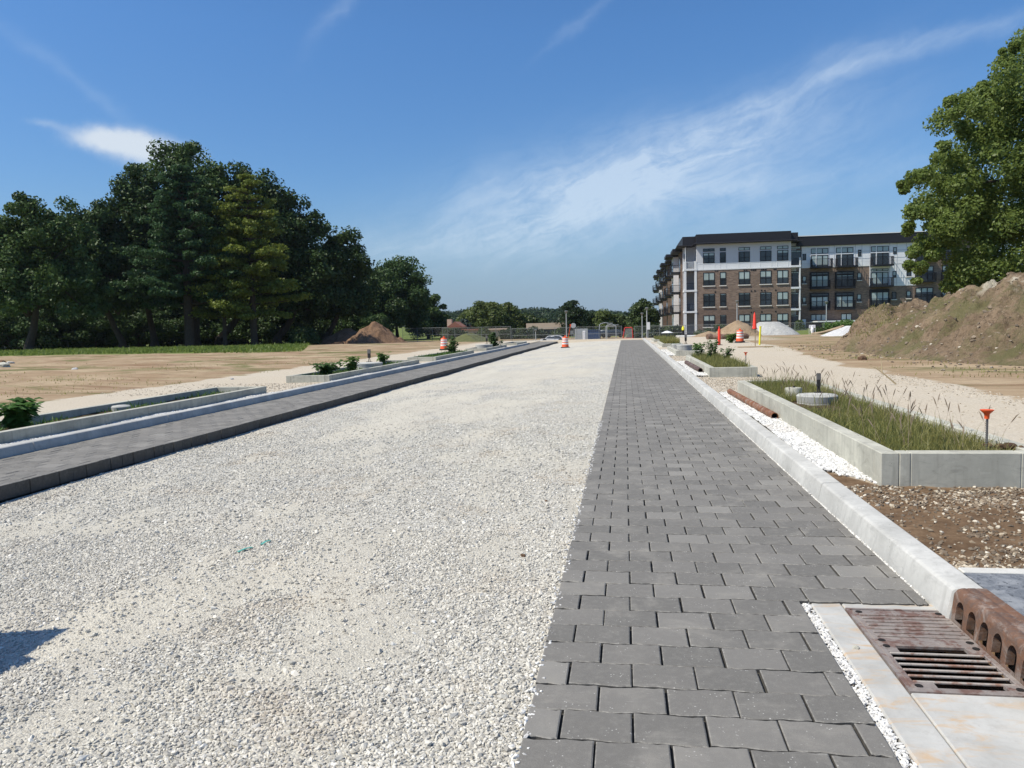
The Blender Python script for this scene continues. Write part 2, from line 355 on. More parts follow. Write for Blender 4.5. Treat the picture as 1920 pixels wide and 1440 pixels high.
def groundmat():
    m, t, b = mat('site_ground'); p = t.pos(); x, y, z = t.sep(p)[:3]
    wob = t.m('MULTIPLY', t.m('SUBTRACT', t.noise(p, .55, 5, .65), .5), 2.0); fine = t.m('MULTIPLY', t.m('SUBTRACT', t.noise(p, 3.5, 5, .7), .5), .9)
    xx = t.m('ADD', x, t.m('ADD', wob, fine)); yy = t.m('ADD', y, t.m('MULTIPLY', t.m('ADD', wob, fine), .8))
    # dirt with wheel streaks running across the field
    ang = R(-14); c_, s_ = math.cos(ang), math.sin(ang)
    u = t.m('ADD', t.m('MULTIPLY', x, c_), t.m('MULTIPLY', y, s_)); v = t.m('SUBTRACT', t.m('MULTIPLY', y, c_), t.m('MULTIPLY', x, s_))
    streak = t.noise(t.comb(t.m('MULTIPLY', u, .05), t.m('MULTIPLY', v, .55), 0), 1.6, 7, .68, .6)
    n1 = t.noise(p, .35, 6, .65, .5); n2 = t.noise(p, 5, 7, .72); n3 = t.noise(p, 30, 5, .7)
    dirt = t.mix(t.step(n1, .35, .68), (.29, .208, .128), (.40, .31, .205))
    dirt = t.mix(t.m('MULTIPLY', t.step(streak, .48, .68), .85), dirt, (.20, .122, .072))
    dirt = t.mix(t.m('MULTIPLY', t.step(streak, .42, .28), .6), dirt, (.50, .41, .30))
    dirt = t.mix(t.m('MULTIPLY', t.step(n2, .50, .72), .55), dirt, (.18, .13, .085)); n5 = t.noise(t.comb(t.m('MULTIPLY', u, .35), t.m('MULTIPLY', v, 2.2), 0), 1.5, 6, .7, .4); dirt = t.mix(t.m('MULTIPLY', t.step(n5, .56, .70), .6), dirt, (.13, .09, .06))
    dirt = t.mix(t.m('MULTIPLY', t.step(t.vor(p, 14), .14, .05), t.step(n2, .45, .6)), dirt, (.55, .50, .42))
    gcol = t.mix(n2, (.055, .075, .020), (.15, .165, .055))
    gp = t.noise(t.vm('MULTIPLY', p, (.5, 1.0, 1)), .42, 6, .68, .6)
    dirt = t.mix(t.m('MULTIPLY', t.step(t.m('ADD', gp, t.m('MULTIPLY', n3, .22)), .61, .74), .75), dirt, gcol)
    # tan crushed path bands
    tanc = t.mix(t.step(n3, .3, .7), (.39, .335, .255), (.56, .50, .405)); tanc = t.mix(t.m('MULTIPLY', t.step(n1, .45, .7), .4), tanc, (.50, .455, .38))
    tanc = t.mix(t.m('MULTIPLY', t.step(t.vor(p, 34), .16, .06), .7), tanc, (.24, .20, .16))
    tanc = t.mix(t.m('MULTIPLY', t.step(t.vor(t.vm('ADD', p, (3.3, 1.7, 0)), 21), .14, .05), .8), tanc, (.70, .68, .62))
    lp = t.m('MULTIPLY', t.step(xx, -13.1, -12.8), t.step(x, -6., -6.5))
    redge = t.m('ADD', 6.5, t.m('MULTIPLY', t.step(y, 24, 44), 1.6))
    rp = t.m('MULTIPLY', t.step(t.m('SUBTRACT', xx, redge), .12, -.12), t.step(x, 1.5, 1.6))
    cross = t.m('MULTIPLY', t.m('MULTIPLY', t.step(yy, 54, 58), t.step(yy, 76, 72)), t.m('MULTIPLY', t.step(xx, 13, 9), t.step(xx, -15, -12)))
    path = t.m('MAXIMUM', t.m('MAXIMUM', lp, rp), t.m('MULTIPLY', cross, .85))
    path = t.m('MULTIPLY', path, t.step(yy, 84, 78))
    # gravelly edge crumbs of the paths
    c = t.mix(path, dirt, tanc)
    # dark soil by the inlet
    soil = t.m('MULTIPLY', t.step(t.m('ADD', t.m('ADD', y, t.m('MULTIPLY', fine, .3)), t.m('MULTIPLY', t.m('MINIMUM', t.m('SUBTRACT', x, 2.06), 0.), 2.4)), 6.75, 6.55), t.step(x, 1.5, 1.6))
    sc = t.mix(t.step(n2, .3, .7), (.105, .066, .038), (.21, .14, .083)); sc = t.mix(t.m('MULTIPLY', t.step(n3, .5, .7), .6), sc, (.085, .055, .034))
    c = t.mix(soil, c, sc)
    # grass to the left and behind
    ge = t.m('SUBTRACT', yy, t.m('ADD', 50.5, t.m('MULTIPLY', t.m('SUBTRACT', -24., x), .18)))
    ge2 = t.m('SUBTRACT', t.m('ADD', -22.2, t.m('MULTIPLY', t.m('SUBTRACT', yy, 50.), -.40)), xx)
    gm = t.m('MULTIPLY', t.step(ge, 0, 1.2), t.step(ge2, -.6, 1.2))
    back = t.m('MAXIMUM', t.step(yy, 132, 140), t.m('MULTIPLY', t.step(xx, 16, 20), t.step(yy, 84, 90)))
    gm = t.m('MAXIMUM', gm, back)
    gr = t.mix(t.step(n2, .3, .7), (.09, .125, .028), (.17, .20, .055)); gr = t.mix(t.m('MULTIPLY', t.step(n1, .5, .7), .5), gr, (.18, .175, .07))
    c = t.mix(gm, c, gr)
    t.put(b.inputs['Base Color'], c); b.inputs['Roughness'].default_value = .97; b.inputs['Specular IOR Level'].default_value = .12
    h = t.m('ADD', t.m('MULTIPLY', n2, .7), t.m('MULTIPLY', n3, .35)); t.put(b.inputs['Normal'], t.bump(h, .7, .03)); return m
M['ground'] = groundmat()
def moundmat(name, a, bb, dark, green):
    m, t, b = mat(name); p = t.pos(); n = t.noise(p, .9, 7, .7, .6); n2 = t.noise(p, 6, 7, .72); n3 = t.noise(p, 26, 4, .7)
    c = t.mix(t.step(n, .32, .68), a, bb); c = t.mix(t.m('MULTIPLY', t.step(n2, .48, .66), .75), c, dark); c = t.mix(t.m('MULTIPLY', t.step(n3, .52, .7), .5), c, dark)
    c = t.mix(t.m('MULTIPLY', t.step(t.vor(p, 9), .16, .05), t.step(n, .4, .6)), c, (.48, .43, .35))
    if green:
        g = t.noise(t.vm('MULTIPLY', p, (1, .8, 1.4)), .45, 6, .7, .5); gf = t.m('MULTIPLY', t.step(t.m('ADD', g, t.m('MULTIPLY', n3, .30)), .56, .74), green)
        x, y, z = t.sep(p)[:3]; c = t.mix(t.m('MULTIPLY', t.step(z, 2.1, 2.5), t.step(t.noise(p, .8, 5, .7), .52, .60)), c, (.50, .45, .36)); gf = t.m('MULTIPLY', gf, t.step(y, 37.5, 34))
        c = t.mix(gf, c, t.mix(n3, (.085, .095, .035), (.17, .165, .075)))
    t.put(b.inputs['Base Color'], c); b.inputs['Roughness'].default_value = .97; b.inputs['Specular IOR Level'].default_value = .12
    t.put(b.inputs['Normal'], t.bump(t.m('ADD', t.m('MULTIPLY', n2, .8), t.m('MULTIPLY', n3, .3)), 1., .16)); return m
M['mound'] = moundmat('mound_soil', (.19, .137, .09), (.30, .222, .15), (.09, .065, .045), .75)
M['sand'] = moundmat('sandy_fill', (.32, .235, .15), (.40, .30, .20), (.24, .17, .11), 0)
M['redsoil'] = moundmat('reddish_soil', (.17, .105, .066), (.24, .155, .10), (.10, .065, .045), 0)
M['grassheap'] = simple('grassy_heap', (.10, .11, .045), .95, 0, .4, 2)
M['greypile'] = moundmat('grey_stone_fill', (.42, .42, .40), (.52, .52, .50), (.36, .36, .34), 0)
M['whitepile'] = moundmat('white_stone_fill', (.58, .58, .58), (.70, .70, .70), (.45, .45, .46), 0)
M['planting'] = moundmat('planting_soil', (.10, .07, .045), (.16, .115, .075), (.06, .045, .03), 0)
def leafmat(name, a, bb, trans=.35, c3=None):
    m, t, b = mat(name); r_ = t.rpi(); p = t.pos(); n = t.noise(p, .35, 3, .6)
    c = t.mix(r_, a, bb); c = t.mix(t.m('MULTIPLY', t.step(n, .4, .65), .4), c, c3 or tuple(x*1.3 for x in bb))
    t.n.remove(b); out = t.n['Material Output']
    d = t.new('ShaderNodeBsdfDiffuse'); tr = t.new('ShaderNodeBsdfTranslucent'); g = t.new('ShaderNodeBsdfGlossy'); g.inputs['Roughness'].default_value = .5
    t.put(d.inputs[0], c); t.put(tr.inputs[0], t.mix(.5, c, tuple(min(1, x*1.6) for x in bb)))
    m1 = t.new('ShaderNodeMixShader'); m1.inputs[0].default_value = trans; t.l.new(d.outputs[0], m1.inputs[1]); t.l.new(tr.outputs[0], m1.inputs[2])
    m2 = t.new('ShaderNodeMixShader'); m2.inputs[0].default_value = .02; t.l.new(m1.outputs[0], m2.inputs[1]); t.l.new(g.outputs[0], m2.inputs[2])
    t.l.new(m2.outputs[0], out.inputs[0]); return m
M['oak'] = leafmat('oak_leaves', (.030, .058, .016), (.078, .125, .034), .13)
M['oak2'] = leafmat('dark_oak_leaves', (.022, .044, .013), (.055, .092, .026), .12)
M['pine'] = leafmat('pine_needles', (.028, .062, .022), (.055, .105, .038), .22)
M['pine2'] = leafmat('yellowing_pine_needles', (.075, .11, .016), (.17, .20, .035), .28)
M['ash'] = leafmat('ash_leaves', (.032, .066, .02), (.07, .12, .038), .28)
M['maple'] = leafmat('maple_leaves', (.06, .10, .018), (.17, .22, .055), .4)
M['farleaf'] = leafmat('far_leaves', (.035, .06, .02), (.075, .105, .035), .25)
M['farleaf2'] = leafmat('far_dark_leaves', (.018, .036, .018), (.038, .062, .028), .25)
M['farleaf3'] = leafmat('yellow_green_far_leaves', (.055, .085, .022), (.12, .15, .045), .3)  # yellower green for the mid-distance trees
M['spruce'] = leafmat('blue_spruce_needles', (.03, .05, .045), (.06, .09, .085), .2)
M['weed'] = leafmat('weed_leaves', (.055, .11, .025), (.12, .20, .05), .4)
M['broad'] = leafmat('broad_weed_leaves', (.03, .075, .018), (.07, .15, .035), .35)
M['grass'] = leafmat('grass_blades', (.12, .135, .032), (.30, .29, .095), .45, (.36, .31, .13))
M['lawn'] = leafmat('lawn_blades', (.075, .12, .022), (.17, .22, .05), .4)
M['seed'] = leafmat('seed_heads', (.22, .17, .12), (.34, .27, .20), .3)
M['bark'] = simple('bark', (.075, .06, .048), .95, 0, .4, 3, .8, .1)
M['twig'] = simple('pale_twig', (.45, .36, .22), .8)
def brick():
    m, t, b = mat('brown_brick'); p = t.pos(); x, y, z = t.sep(p)[:3]
    n = t.new('ShaderNodeTexBrick'); t.put(n.inputs['Vector'], t.comb(t.m('ADD', x, y), z, 0)); n.inputs['Scale'].default_value = 1.
    n.inputs['Brick Width'].default_value = .42; n.inputs['Row Height'].default_value = .13; n.inputs['Mortar Size'].default_value = .012
    n.inputs['Color1'].default_value = (.15, .10, .072, 1); n.inputs['Color2'].default_value = (.285, .20, .148, 1); n.inputs['Mortar'].default_value = (.24, .21, .18, 1)
    c = t.mix(t.m('MULTIPLY', t.step(t.noise(p, .8, 5, .65), .4, .7), .35), n.outputs[0], (.20, .14, .105))
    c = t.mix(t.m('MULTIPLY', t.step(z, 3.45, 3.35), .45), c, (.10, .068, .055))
    t.put(b.inputs['Base Color'], c); b.inputs['Roughness'].default_value = .92; return m
M['brick'] = brick()
def siding(name, col, sc):
    m, t, b = mat(name); p = t.pos(); x, y, z = t.sep(p)[:3]
    l = t.m('FRACT', t.m('MULTIPLY', z, sc)); n = t.noise(p, 1.2, 4)
    c = t.mix(t.m('MULTIPLY', t.step(l, .10, .0), .35), t.mix(n, tuple(k*.93 for k in col), tuple(k*1.05 for k in col)), tuple(k*.6 for k in col))
    t.put(b.inputs['Base Color'], c); b.inputs['Roughness'].default_value = .75; return m
M['siding'] = siding('grey_lap_siding', (.56, .57, .59), 5)
M['panel'] = siding('white_panels', (.78, .79, .80), 0.6)
M['trim'] = simple('white_trim', (.72, .73, .73), .6, 0, .05)
M['dark'] = simple('dark_metal', (.018, .019, .023), .5, .3, .2)
M['roofm'] = simple('dark_parapet_metal', (.022, .022, .027), .6, .2, .15, 1)
M['sill'] = simple('pale_stone_sill', (.62, .60, .55), .8)
def glass(name, col, rough=.08):
    m, t, b = mat(name); p = t.pos(); n = t.noise(t.vm('MULTIPLY', p, (.4, .4, .25)), 1.6, 2)
    t.put(b.inputs['Base Color'], t.mix(n, tuple(c*.6 for c in col), tuple(c*1.3 for c in col))); b.inputs['Roughness'].default_value = rough
    b.inputs['Specular IOR Level'].default_value = .7; return m
M['glass'] = glass('dark_window_glass', (.035, .045, .055)); M['blind'] = glass('window_with_pale_blind', (.40, .48, .46), .15)
M['stucco'] = simple('tan_wall', (.56, .43, .34), .9, 0, .1, 1); M['redroof'] = simple('brick_red', (.26, .12, .09), .9, 0, .15, 1)
M['greyroof'] = simple('grey_roof', (.30, .29, .28), .9); M['wht'] = simple('white_paint', (.78, .78, .78), .4)
M['orange'] = simple('orange_plastic', (.80, .105, .022), .45, 0, .12, 8, 0, .5, (.55, .16, .09)); M['refl'] = simple('white_reflective_band', (.78, .76, .74), .35, 0, .08, 9, 0, .5, (.55, .48, .42))
M['redp'] = simple('red_orange_plastic', (.78, .06, .035), .5, 0, .1); M['black'] = simple('black_rubber', (.022, .021, .021), .75, 0, .3, 10)
M['yellow'] = simple('yellow_plastic', (.82, .74, .04), .5); M['wood'] = simple('weathered_wood', (.38, .29, .19), .85, 0, .25, 8)
M['galv'] = simple('galvanised_steel', (.26, .28, .28), .5, .5, .12); M['post'] = simple('grey_metal_post', (.46, .48, .48), .55, .4)
M['teal'] = simple('teal_plastic', (.10, .34, .29), .5); M['blue'] = simple('blue_bin_plastic', (.03, .06, .14), .6); M['redframe'] = simple('red_steel', (.55, .05, .04), .5)
M['carp'] = simple('white_car_paint', (.75, .76, .77), .25); M['carg'] = simple('dark_car_paint', (.05, .055, .065), .3); M['tyre'] = simple('tyre', (.02, .02, .02), .9)
M['dusty'] = simple('dusty_dark_steel', (.16, .15, .14), .7, .2, .4, 5, .2)
def boxtop():
    m, t, b = mat('damp_slab'); p = t.pos(); n = t.noise(p, 7, 7, .72, .5); n2 = t.noise(p, 34, 5, .7)
    c = t.mix(t.step(n, .35, .65), (.12, .13, .145), (.27, .28, .29)); c = t.mix(t.m('MULTIPLY', t.step(n2, .54, .66), .9), c, (.04, .042, .048))
    t.put(b.inputs['Base Color'], c); b.inputs['Roughness'].default_value = .55; t.put(b.inputs['Normal'], t.bump(n2, .6, .006)); return m
M['boxtop'] = boxtop()
def meshmat():
    m, t, b = mat('chain_link'); b.inputs['Base Color'].default_value = (.30, .32, .32, 1); b.inputs['Metallic'].default_value = .5; b.inputs['Roughness'].default_value = .5
    p = t.obj(); x, y, z = t.sep(p)[:3]; a = t.m('FRACT', t.m('MULTIPLY', t.m('ADD', x, z), 9)); c = t.m('FRACT', t.m('MULTIPLY', t.m('SUBTRACT', x, z), 9))
    al = t.m('MAXIMUM', t.m('LESS_THAN', a, .06), t.m('LESS_THAN', c, .06)); t.put(b.inputs['Alpha'], al); return m
M['mesh'] = meshmat()
# ================================================================== GROUND
rng = np.random.default_rng(7); random.seed(7)
def geo(a, b, s0, k):
    o = [a]; s = s0
    while o[-1] < b: o.append(o[-1]+s); s *= k
    return o
def ground_z(x, y):
    x = np.asarray(x, float); y = np.asarray(y, float)
    und = (fbm(x*.7, y*.7, 4, 3)-.5)*.05+(fbm(x*.12, y*.12, 3, 9)-.5)*.12*sst(np.abs(x+3), 9, 20)
    und = und*sst(np.abs(x+3.1), 4.9, 8.5)
    rough = (fbm(x*3.1, y*3.1, 3, 11)-.5)*.035
    z = np.where(x < -7.9, .07, .115)+und+rough*np.where((x > 1.8) & (y < 6.8), 1.3, .6)
    rut = np.sin((y*.97-x*.24)*2.2+fbm(x*.2, y*.2, 3, 5)*5)*.045*sst(x, -13.5, -16)*sst(y, 12, 18)
    z = z+rut
    road = (x > -7.94) & (x < 1.71) & (y < 71.8); z = np.where(road, -.32, z)
    far = sst(y, 73, 92)*sst(x, 30, 10)
    z = np.where(road, z, z*(1-far)-.7*far)
    z = z+sst(y, 260, 700)*6
    return z
def make_ground():
    xs = sorted(set([-1500, -900, -500, -300, -220, -170, -130, -110]+[-v for v in geo(8.3, 96, .28, 1.035)]+[-8.15, -8.0, -7.95, -7.93, -6, -4, -2, 0, 1.5, 1.70, 1.72]+geo(1.78, 8, .075, 1.012)+geo(8.2, 60, .3, 1.04)+[75, 100, 140, 200, 300, 500, 900, 1500]))
    ys = [-6, -3, 0]+geo(1.5, 68, .09, 1.012)+[71.75, 71.85]+geo(72.6, 140, 1.2, 1.02)+[150, 165, 185, 210, 250, 300, 360, 430, 520, 650, 900, 1400, 2500]
    ys = sorted(set(ys)); X, Y = np.meshgrid(xs, ys); Z = ground_z(X, Y)
    n, m_ = X.shape; V = np.stack([X.ravel(), Y.ravel(), Z.ravel()], 1)
    i = np.arange(n-1)[:, None]*m_+np.arange(m_-1)[None]; i = i.ravel()
    return tag(npmesh('ground', V, np.stack([i, i+1, i+m_+1, i+m_], 1), M['ground'], None, True), kind='structure')
make_ground()
def gz(x, y): return float(ground_z(np.array([x]), np.array([y]))[0])
# crushed stone carriageway: gentle cross fall towards the left lane
GXL, GXR = -6.30, -.37
def gravel_z(x, y):
    return -.155+.13*sst(x, -6.3, -1.2)+(fbm(x*.9, y*.45, 4, 21)-.5)*.06*sst(x, -.4, -1.4)+(fbm(x*4, y*2.2, 3, 27)-.5)*.02
def fines(x, y):
    f = fbm(x*.75+3, y*.42, 5, 31); f2 = fbm(x*2.3, y*1.1, 4, 33)
    return np.clip(sst(f*.65+f2*.35+.07*sst(y, 5, 16)-.10*sst(x, -2.0, -.5), .47, .57), 0, 1)
def make_gravel():
    xs = np.linspace(GXL, GXR, 72); ys = np.array([-1, 0, 1]+geo(1.3, 71.8, .08, 1.012)); ys[-1] = 71.8
    X, Y = np.meshgrid(xs, ys); Z = gravel_z(X, Y); n, m_ = X.shape
    i = (np.arange(n-1)[:, None]*m_+np.arange(m_-1)[None]).ravel()
    o = npmesh('gravel_road', np.stack([X.ravel(), Y.ravel(), Z.ravel()], 1), np.stack([i, i+1, i+m_+1, i+m_], 1), M['gravel'], None, True, {'fines': fines(X, Y).ravel()})
    tag(o, kind='structure')
make_gravel()
# scattered real stones (one object per bed)
def stone_tree(name, smin, smax, material, flat=.65):
    g = bpy.data.node_groups.new(name, 'GeometryNodeTree')
    g.interface.new_socket(name='Geometry', in_out='INPUT', socket_type='NodeSocketGeometry')
    g.interface.new_socket(name='Geometry', in_out='OUTPUT', socket_type='NodeSocketGeometry')
    n = g.nodes; l = g.links; gi = n.new('NodeGroupInput'); go = n.new('NodeGroupOutput'); j = n.new('GeometryNodeJoinGeometry')
    for k in range(6):
        ic = n.new('GeometryNodeMeshIcoSphere'); ic.inputs['Subdivisions'].default_value = 1; ic.inputs['Radius'].default_value = .5
        sp = n.new('GeometryNodeSetPosition'); rv = n.new('FunctionNodeRandomValue'); rv.data_type = 'FLOAT_VECTOR'
        rv.inputs[0].default_value = (-.17,)*3; rv.inputs[1].default_value = (.17,)*3
        for s_ in rv.inputs:
            if s_.name == 'Seed': s_.default_value = k*13+5
        tr = n.new('GeometryNodeTransform'); tr.inputs['Scale'].default_value = (1.0+.35*(k % 3)/2, .85, flat*(1+.15*(k % 2)))
        sm = n.new('GeometryNodeSetMaterial'); sm.inputs['Material'].default_value = material
        gt = n.new('GeometryNodeGeometryToInstance')
        l.new(ic.outputs[0], sp.inputs['Geometry']); l.new(rv.outputs[0], sp.inputs['Offset']); l.new(sp.outputs[0], tr.inputs['Geometry'])
        l.new(tr.outputs[0], sm.inputs['Geometry']); l.new(sm.outputs[0], gt.inputs[0]); l.new(gt.outputs[0], j.inputs[0])
    ip = n.new('GeometryNodeInstanceOnPoints'); ip.inputs['Pick Instance'].default_value = True
    rr = n.new('FunctionNodeRandomValue'); rr.data_type = 'FLOAT_VECTOR'; rr.inputs[0].default_value = (-.5, -.5, 0); rr.inputs[1].default_value = (.5, .5, 6.283)
    rs = n.new('FunctionNodeRandomValue'); rs.data_type = 'FLOAT'
    fl = [s_ for s_ in rs.inputs if s_.type == 'VALUE' and s_.name in ('Min', 'Max')]; fl[0].default_value = smin; fl[1].default_value = smax
    l.new(gi.outputs[0], ip.inputs['Points']); l.new(j.outputs[0], ip.inputs['Instance']); l.new(rr.outputs[0], ip.inputs['Rotation'])
    o_ = [s_ for s_ in rs.outputs if s_.type == 'VALUE'][0]; l.new(o_, ip.inputs['Scale']); l.new(ip.outputs[0], go.inputs[0]); return g
def stones(name, pts, smin, smax, material, flat=.65):
    me = bpy.data.meshes.new(name); me.vertices.add(len(pts)); me.vertices.foreach_set('co', np.asarray(pts, np.float32).ravel()); me.materials.append(material)
    o = bpy.data.objects.new(name, me); COL.objects.link(o); md = o.modifiers.new('scatter', 'NODES'); md.node_group = stone_tree(name, smin, smax, material, flat)
    return tag(o, kind='stuff')
def spts(n, x0, x1, y0, y1, zf, dens=None, zoff=0.):
    x = rng.uniform(x0, x1, n); y = rng.uniform(y0, y1, n)
    if dens is not None:
        k = rng.random(n) < dens(x, y); x, y = x[k], y[k]
    return np.stack([x, y, zf(x, y)+zoff], 1)
def infr(x, y, m=.15):   # keep what the wide view can see
    return (np.abs(x*math.cos(.145)+y*math.sin(.145)) < (y*math.cos(.145)-x*math.sin(.145))*.70+.6) & (y > 1.9)
a1 = spts(150000, GXL+.02, GXR-.01, 1.9, 5.6, gravel_z, lambda x, y: infr(x, y)*(1-.90*fines(x, y))*.95, .002)
a2 = spts(230000, GXL+.02, GXR-.01, 5.6, 24, gravel_z, lambda x, y: (1-.8*fines(x, y))*np.clip(1.0-(y-5.6)/19, .1, 1)*.75, .002)
a4 = spts(260000, GXL+.02, GXR-.01, 1.9, 8.5, gravel_z, lambda x, y: infr(x, y)*(.25+.75*fines(x, y))*.8, -.0005)
stones('gravel_grit', a4, .0035, .0085, M['stone'], .8)
stones('road_gravel', np.concatenate([a1, a2]), .007, .021, M['stone'])
a3 = spts(9000, GXL+.02, GXR-.02, 1.9, 12, gravel_z, lambda x, y: infr(x, y)*(1-.6*fines(x, y)), .004)
stones('coarse_gravel', a3, .02, .034, M['stone'])
# white stone edging poured against the kerbs and planters
fz = lambda x, y: np.full(np.shape(x), 0.)
# ================================================================== PAVERS
def paver_lane(name, x0, x1, y0, y1, cut=None, z=0., seed=1, grid=(.2693, .2148), thick=.14, wave=0.):
    r_ = random.Random(seed); w_, h_ = grid; V = []; Fc = []; E_ = []
    row = 0; y = y0
    while y < y1:
        off = -w_/2 if row % 2 else 0; cols = int((x1-x0)/w_)+2
        for c in range(cols):
            xa = x0+off+c*w_; xb = xa+w_; ca, cb = max(xa, x0), min(xb, x1)
            if cut and cut(y+h_/2): cb = min(cb, cut(y+h_/2))
            if cb-ca < .04: continue
            dz = r_.gauss(0, .0012); tx = r_.gauss(0, .0025); ty = r_.gauss(0, .0025); jx = r_.gauss(0, .0015); jy = r_.gauss(0, .0015)
            gap = .0045; xa_, xb_ = ca+gap, cb-gap; ya, yb = y+.0038, y+h_-.0038
            if ca == x0: xa_ = x0+r_.uniform(0, .006)
            if wave and cb == x1: xb_ = x1-.004+wave*((float(vnoise(y*.28, 2.2, 7))-.5)*2+(float(vnoise(y*.9, 5.2, 8))-.5)*.5)
            pts = []
            seq = (0, .08, .16, .40, .46, .60, .84, .92, 1.) if y < 14 else (0, .42, .58, 1.)
            sg = 1 if row % 2 else -1; pf = lambda q: sg*(.0042 if q < .42 else -.0042 if q > .58 else .0042*(1-(q-.42)/.08))
            nt = lambda q: (-.0055 if q in (.16, .84) and y < 14 else 0)
            L = xb_-xa_
            bot = [(xa_+q*L, ya+pf(q)+nt(q)) for q in seq]; top = [(xa_+q*L, yb+pf(q)+nt(q)) for q in seq[::-1]]
            ring = bot+top; n = len(ring); cx, cy = (xa_+xb_)/2, (ya+yb)/2; b = len(V)
            f_ = lambda px, py, pz: (px+jx, py+jy, z+dz+pz+tx*(px-cx)+ty*(py-cy))
            ch = .0048
            def ins(p, d): return (p[0]+(d if p[0] < cx-L*.44 else -d if p[0] > cx+L*.44 else 0), p[1]+(d if p[1] < cy else -d))
            for p in ring: q = ins(p, ch); V.append(f_(q[0], q[1], 0)); E_.append(0.)
            for p in ring: V.append(f_(p[0], p[1], -.0036)); E_.append(1.)
            for p in ring: V.append(f_(p[0], p[1], -thick)); E_.append(0.)
            Fc.append(tuple(b+i for i in range(n)))
            for k in (0, n):
                for i in range(n): Fc.append((b+k+i, b+k+n+i, b+k+n+(i+1) % n, b+k+(i+1) % n))
        row += 1; y += h_
    o = npmesh(name, V, Fc, M['paver'], None, False, {'edge': E_}); tag(o, kind='structure'); return o
cutf = lambda y: .905 if y < 4.24 else 99
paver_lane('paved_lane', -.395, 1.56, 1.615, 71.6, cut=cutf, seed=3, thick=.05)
paver_lane('paved_lane', -6.29, -7.80+0, 0, 1, seed=2) if False else None
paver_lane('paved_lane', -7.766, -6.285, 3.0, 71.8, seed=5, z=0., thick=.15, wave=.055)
# bedding under the pavers
bed = MB(); bed.box(-.38, .9, -1, 71.7, -.2, -.022); bed.box(.9, 1.6, 4.245, 71.7, -.2, -.0205); bed.box(-7.8, -6.42, 2, 71.7, -.3, -.03)
M['bed'] = simple('dark_bedding', (.075, .07, .06), .95, 0, .7, 60)
tag(bed.build('lane_bedding', M['bed']), kind='structure')
# ================================================================== KERBS
def kerb(name, side, xf, y0, y1, z0=-.2, ztop=.14, back=.35, step=3.05):
    """extruded kerb with battered face and rounded nose; side=+1: road is at -X"""
    prof = [(0, z0), (0, -.002), (.012, .05), (.024, ztop-.028), (.030, ztop-.012), (.041, ztop-.003), (.052, ztop), (back-.014, ztop+.003), (back-.003, ztop-.004), (back, ztop-.016), (back, z0)]
    V = []; Fc = []; y = y0; n = len(prof); r_ = random.Random(4)
    while y < y1-.05:
        ye = min(y+step, y1); ks = [y+.004, y+.012]; k = int((ye-y)/.5)
        ks += [y+.012+(ye-y-.024)*i/max(k, 1) for i in range(1, max(k, 1))]+[ye-.012, ye-.004]; b = len(V)
        for j, yy in enumerate(ks):
            sh = .012 if j in (0, len(ks)-1) else 0
            wv = (float(vnoise(yy*.4, 1.5, 3))-.5)*.012; wz = (float(vnoise(yy*.7, 4.5, 5))-.5)*.006
            for (px, pz) in prof:
                cx, cz = back/2, ztop/2
                qx = px+(sh if px < cx else -sh)*(1 if pz > -.1 else 0); qz = pz-(sh if pz > ztop-.05 else 0)
                V.append((xf+side*(qx+wv), yy, qz+wz*(pz > 0)))
        for j in range(len(ks)-1):
            for i in range(n-1):
                f = (b+j*n+i, b+j*n+i+1, b+(j+1)*n+i+1, b+(j+1)*n+i); Fc.append(f if side < 0 else f[::-1])
        Fc.append(tuple(b+i for i in range(n))); Fc.append(tuple(b+(len(ks)-1)*n+i for i in range(n))[::-1]); y = ye
    o = npmesh(name, V, Fc, M['kerb'], None, True); o.data.set_sharp_from_angle(angle=R(28)); tag(o, kind='structure'); return o
kerb('kerb', 1, 1.575, 4.02, 71.6, back=.185, step=2.6)
kerb('kerb', -1, -7.78, 3.0, 62.0, ztop=.13, back=.19)
# white stones: joint gap, gravel strips
g = [spts(2600, 1.555, 1.60, 4.3, 12, fz, None, -.012), spts(1500, 1.555, 1.60, 12, 26, fz, None, -.012),
     spts(1500, .906, .960, 1.6, 4.25, fz, None, -.022), spts(60, .95, 1.56, 4.233, 4.248, fz, None, -.018), spts(420, -.42, -.36, 1.7, 12, fz, None, -.002),
     spts(3000, GXR-.02, GXR+.0, 1.7, 8, gravel_z, None, .004)]
stones('joint_stones', np.concatenate(g), .009, .022, M['stonew'])
PL_R = [(6.60, 14.75, .395), (19.6, 27.1, .36), (32.3, 39.0, .335), (44.4, 51.2, .32), (56.8, 62.8, .31)]
PL_L = [(7.5, 16.6, .265), (20.4, 29.9, .265), (32.6, 41.2, .26), (45.0, 53.0, .25), (58.0, 64.0, .23)]
def bedz(x, y): return .118+.032*sst(y, 6.9, 7.9)+.008*np.sin(y*1.3)+(fbm(x*4, y*4, 3, 40)-.5)*.03
bx0, bx1 = 1.745, 2.075
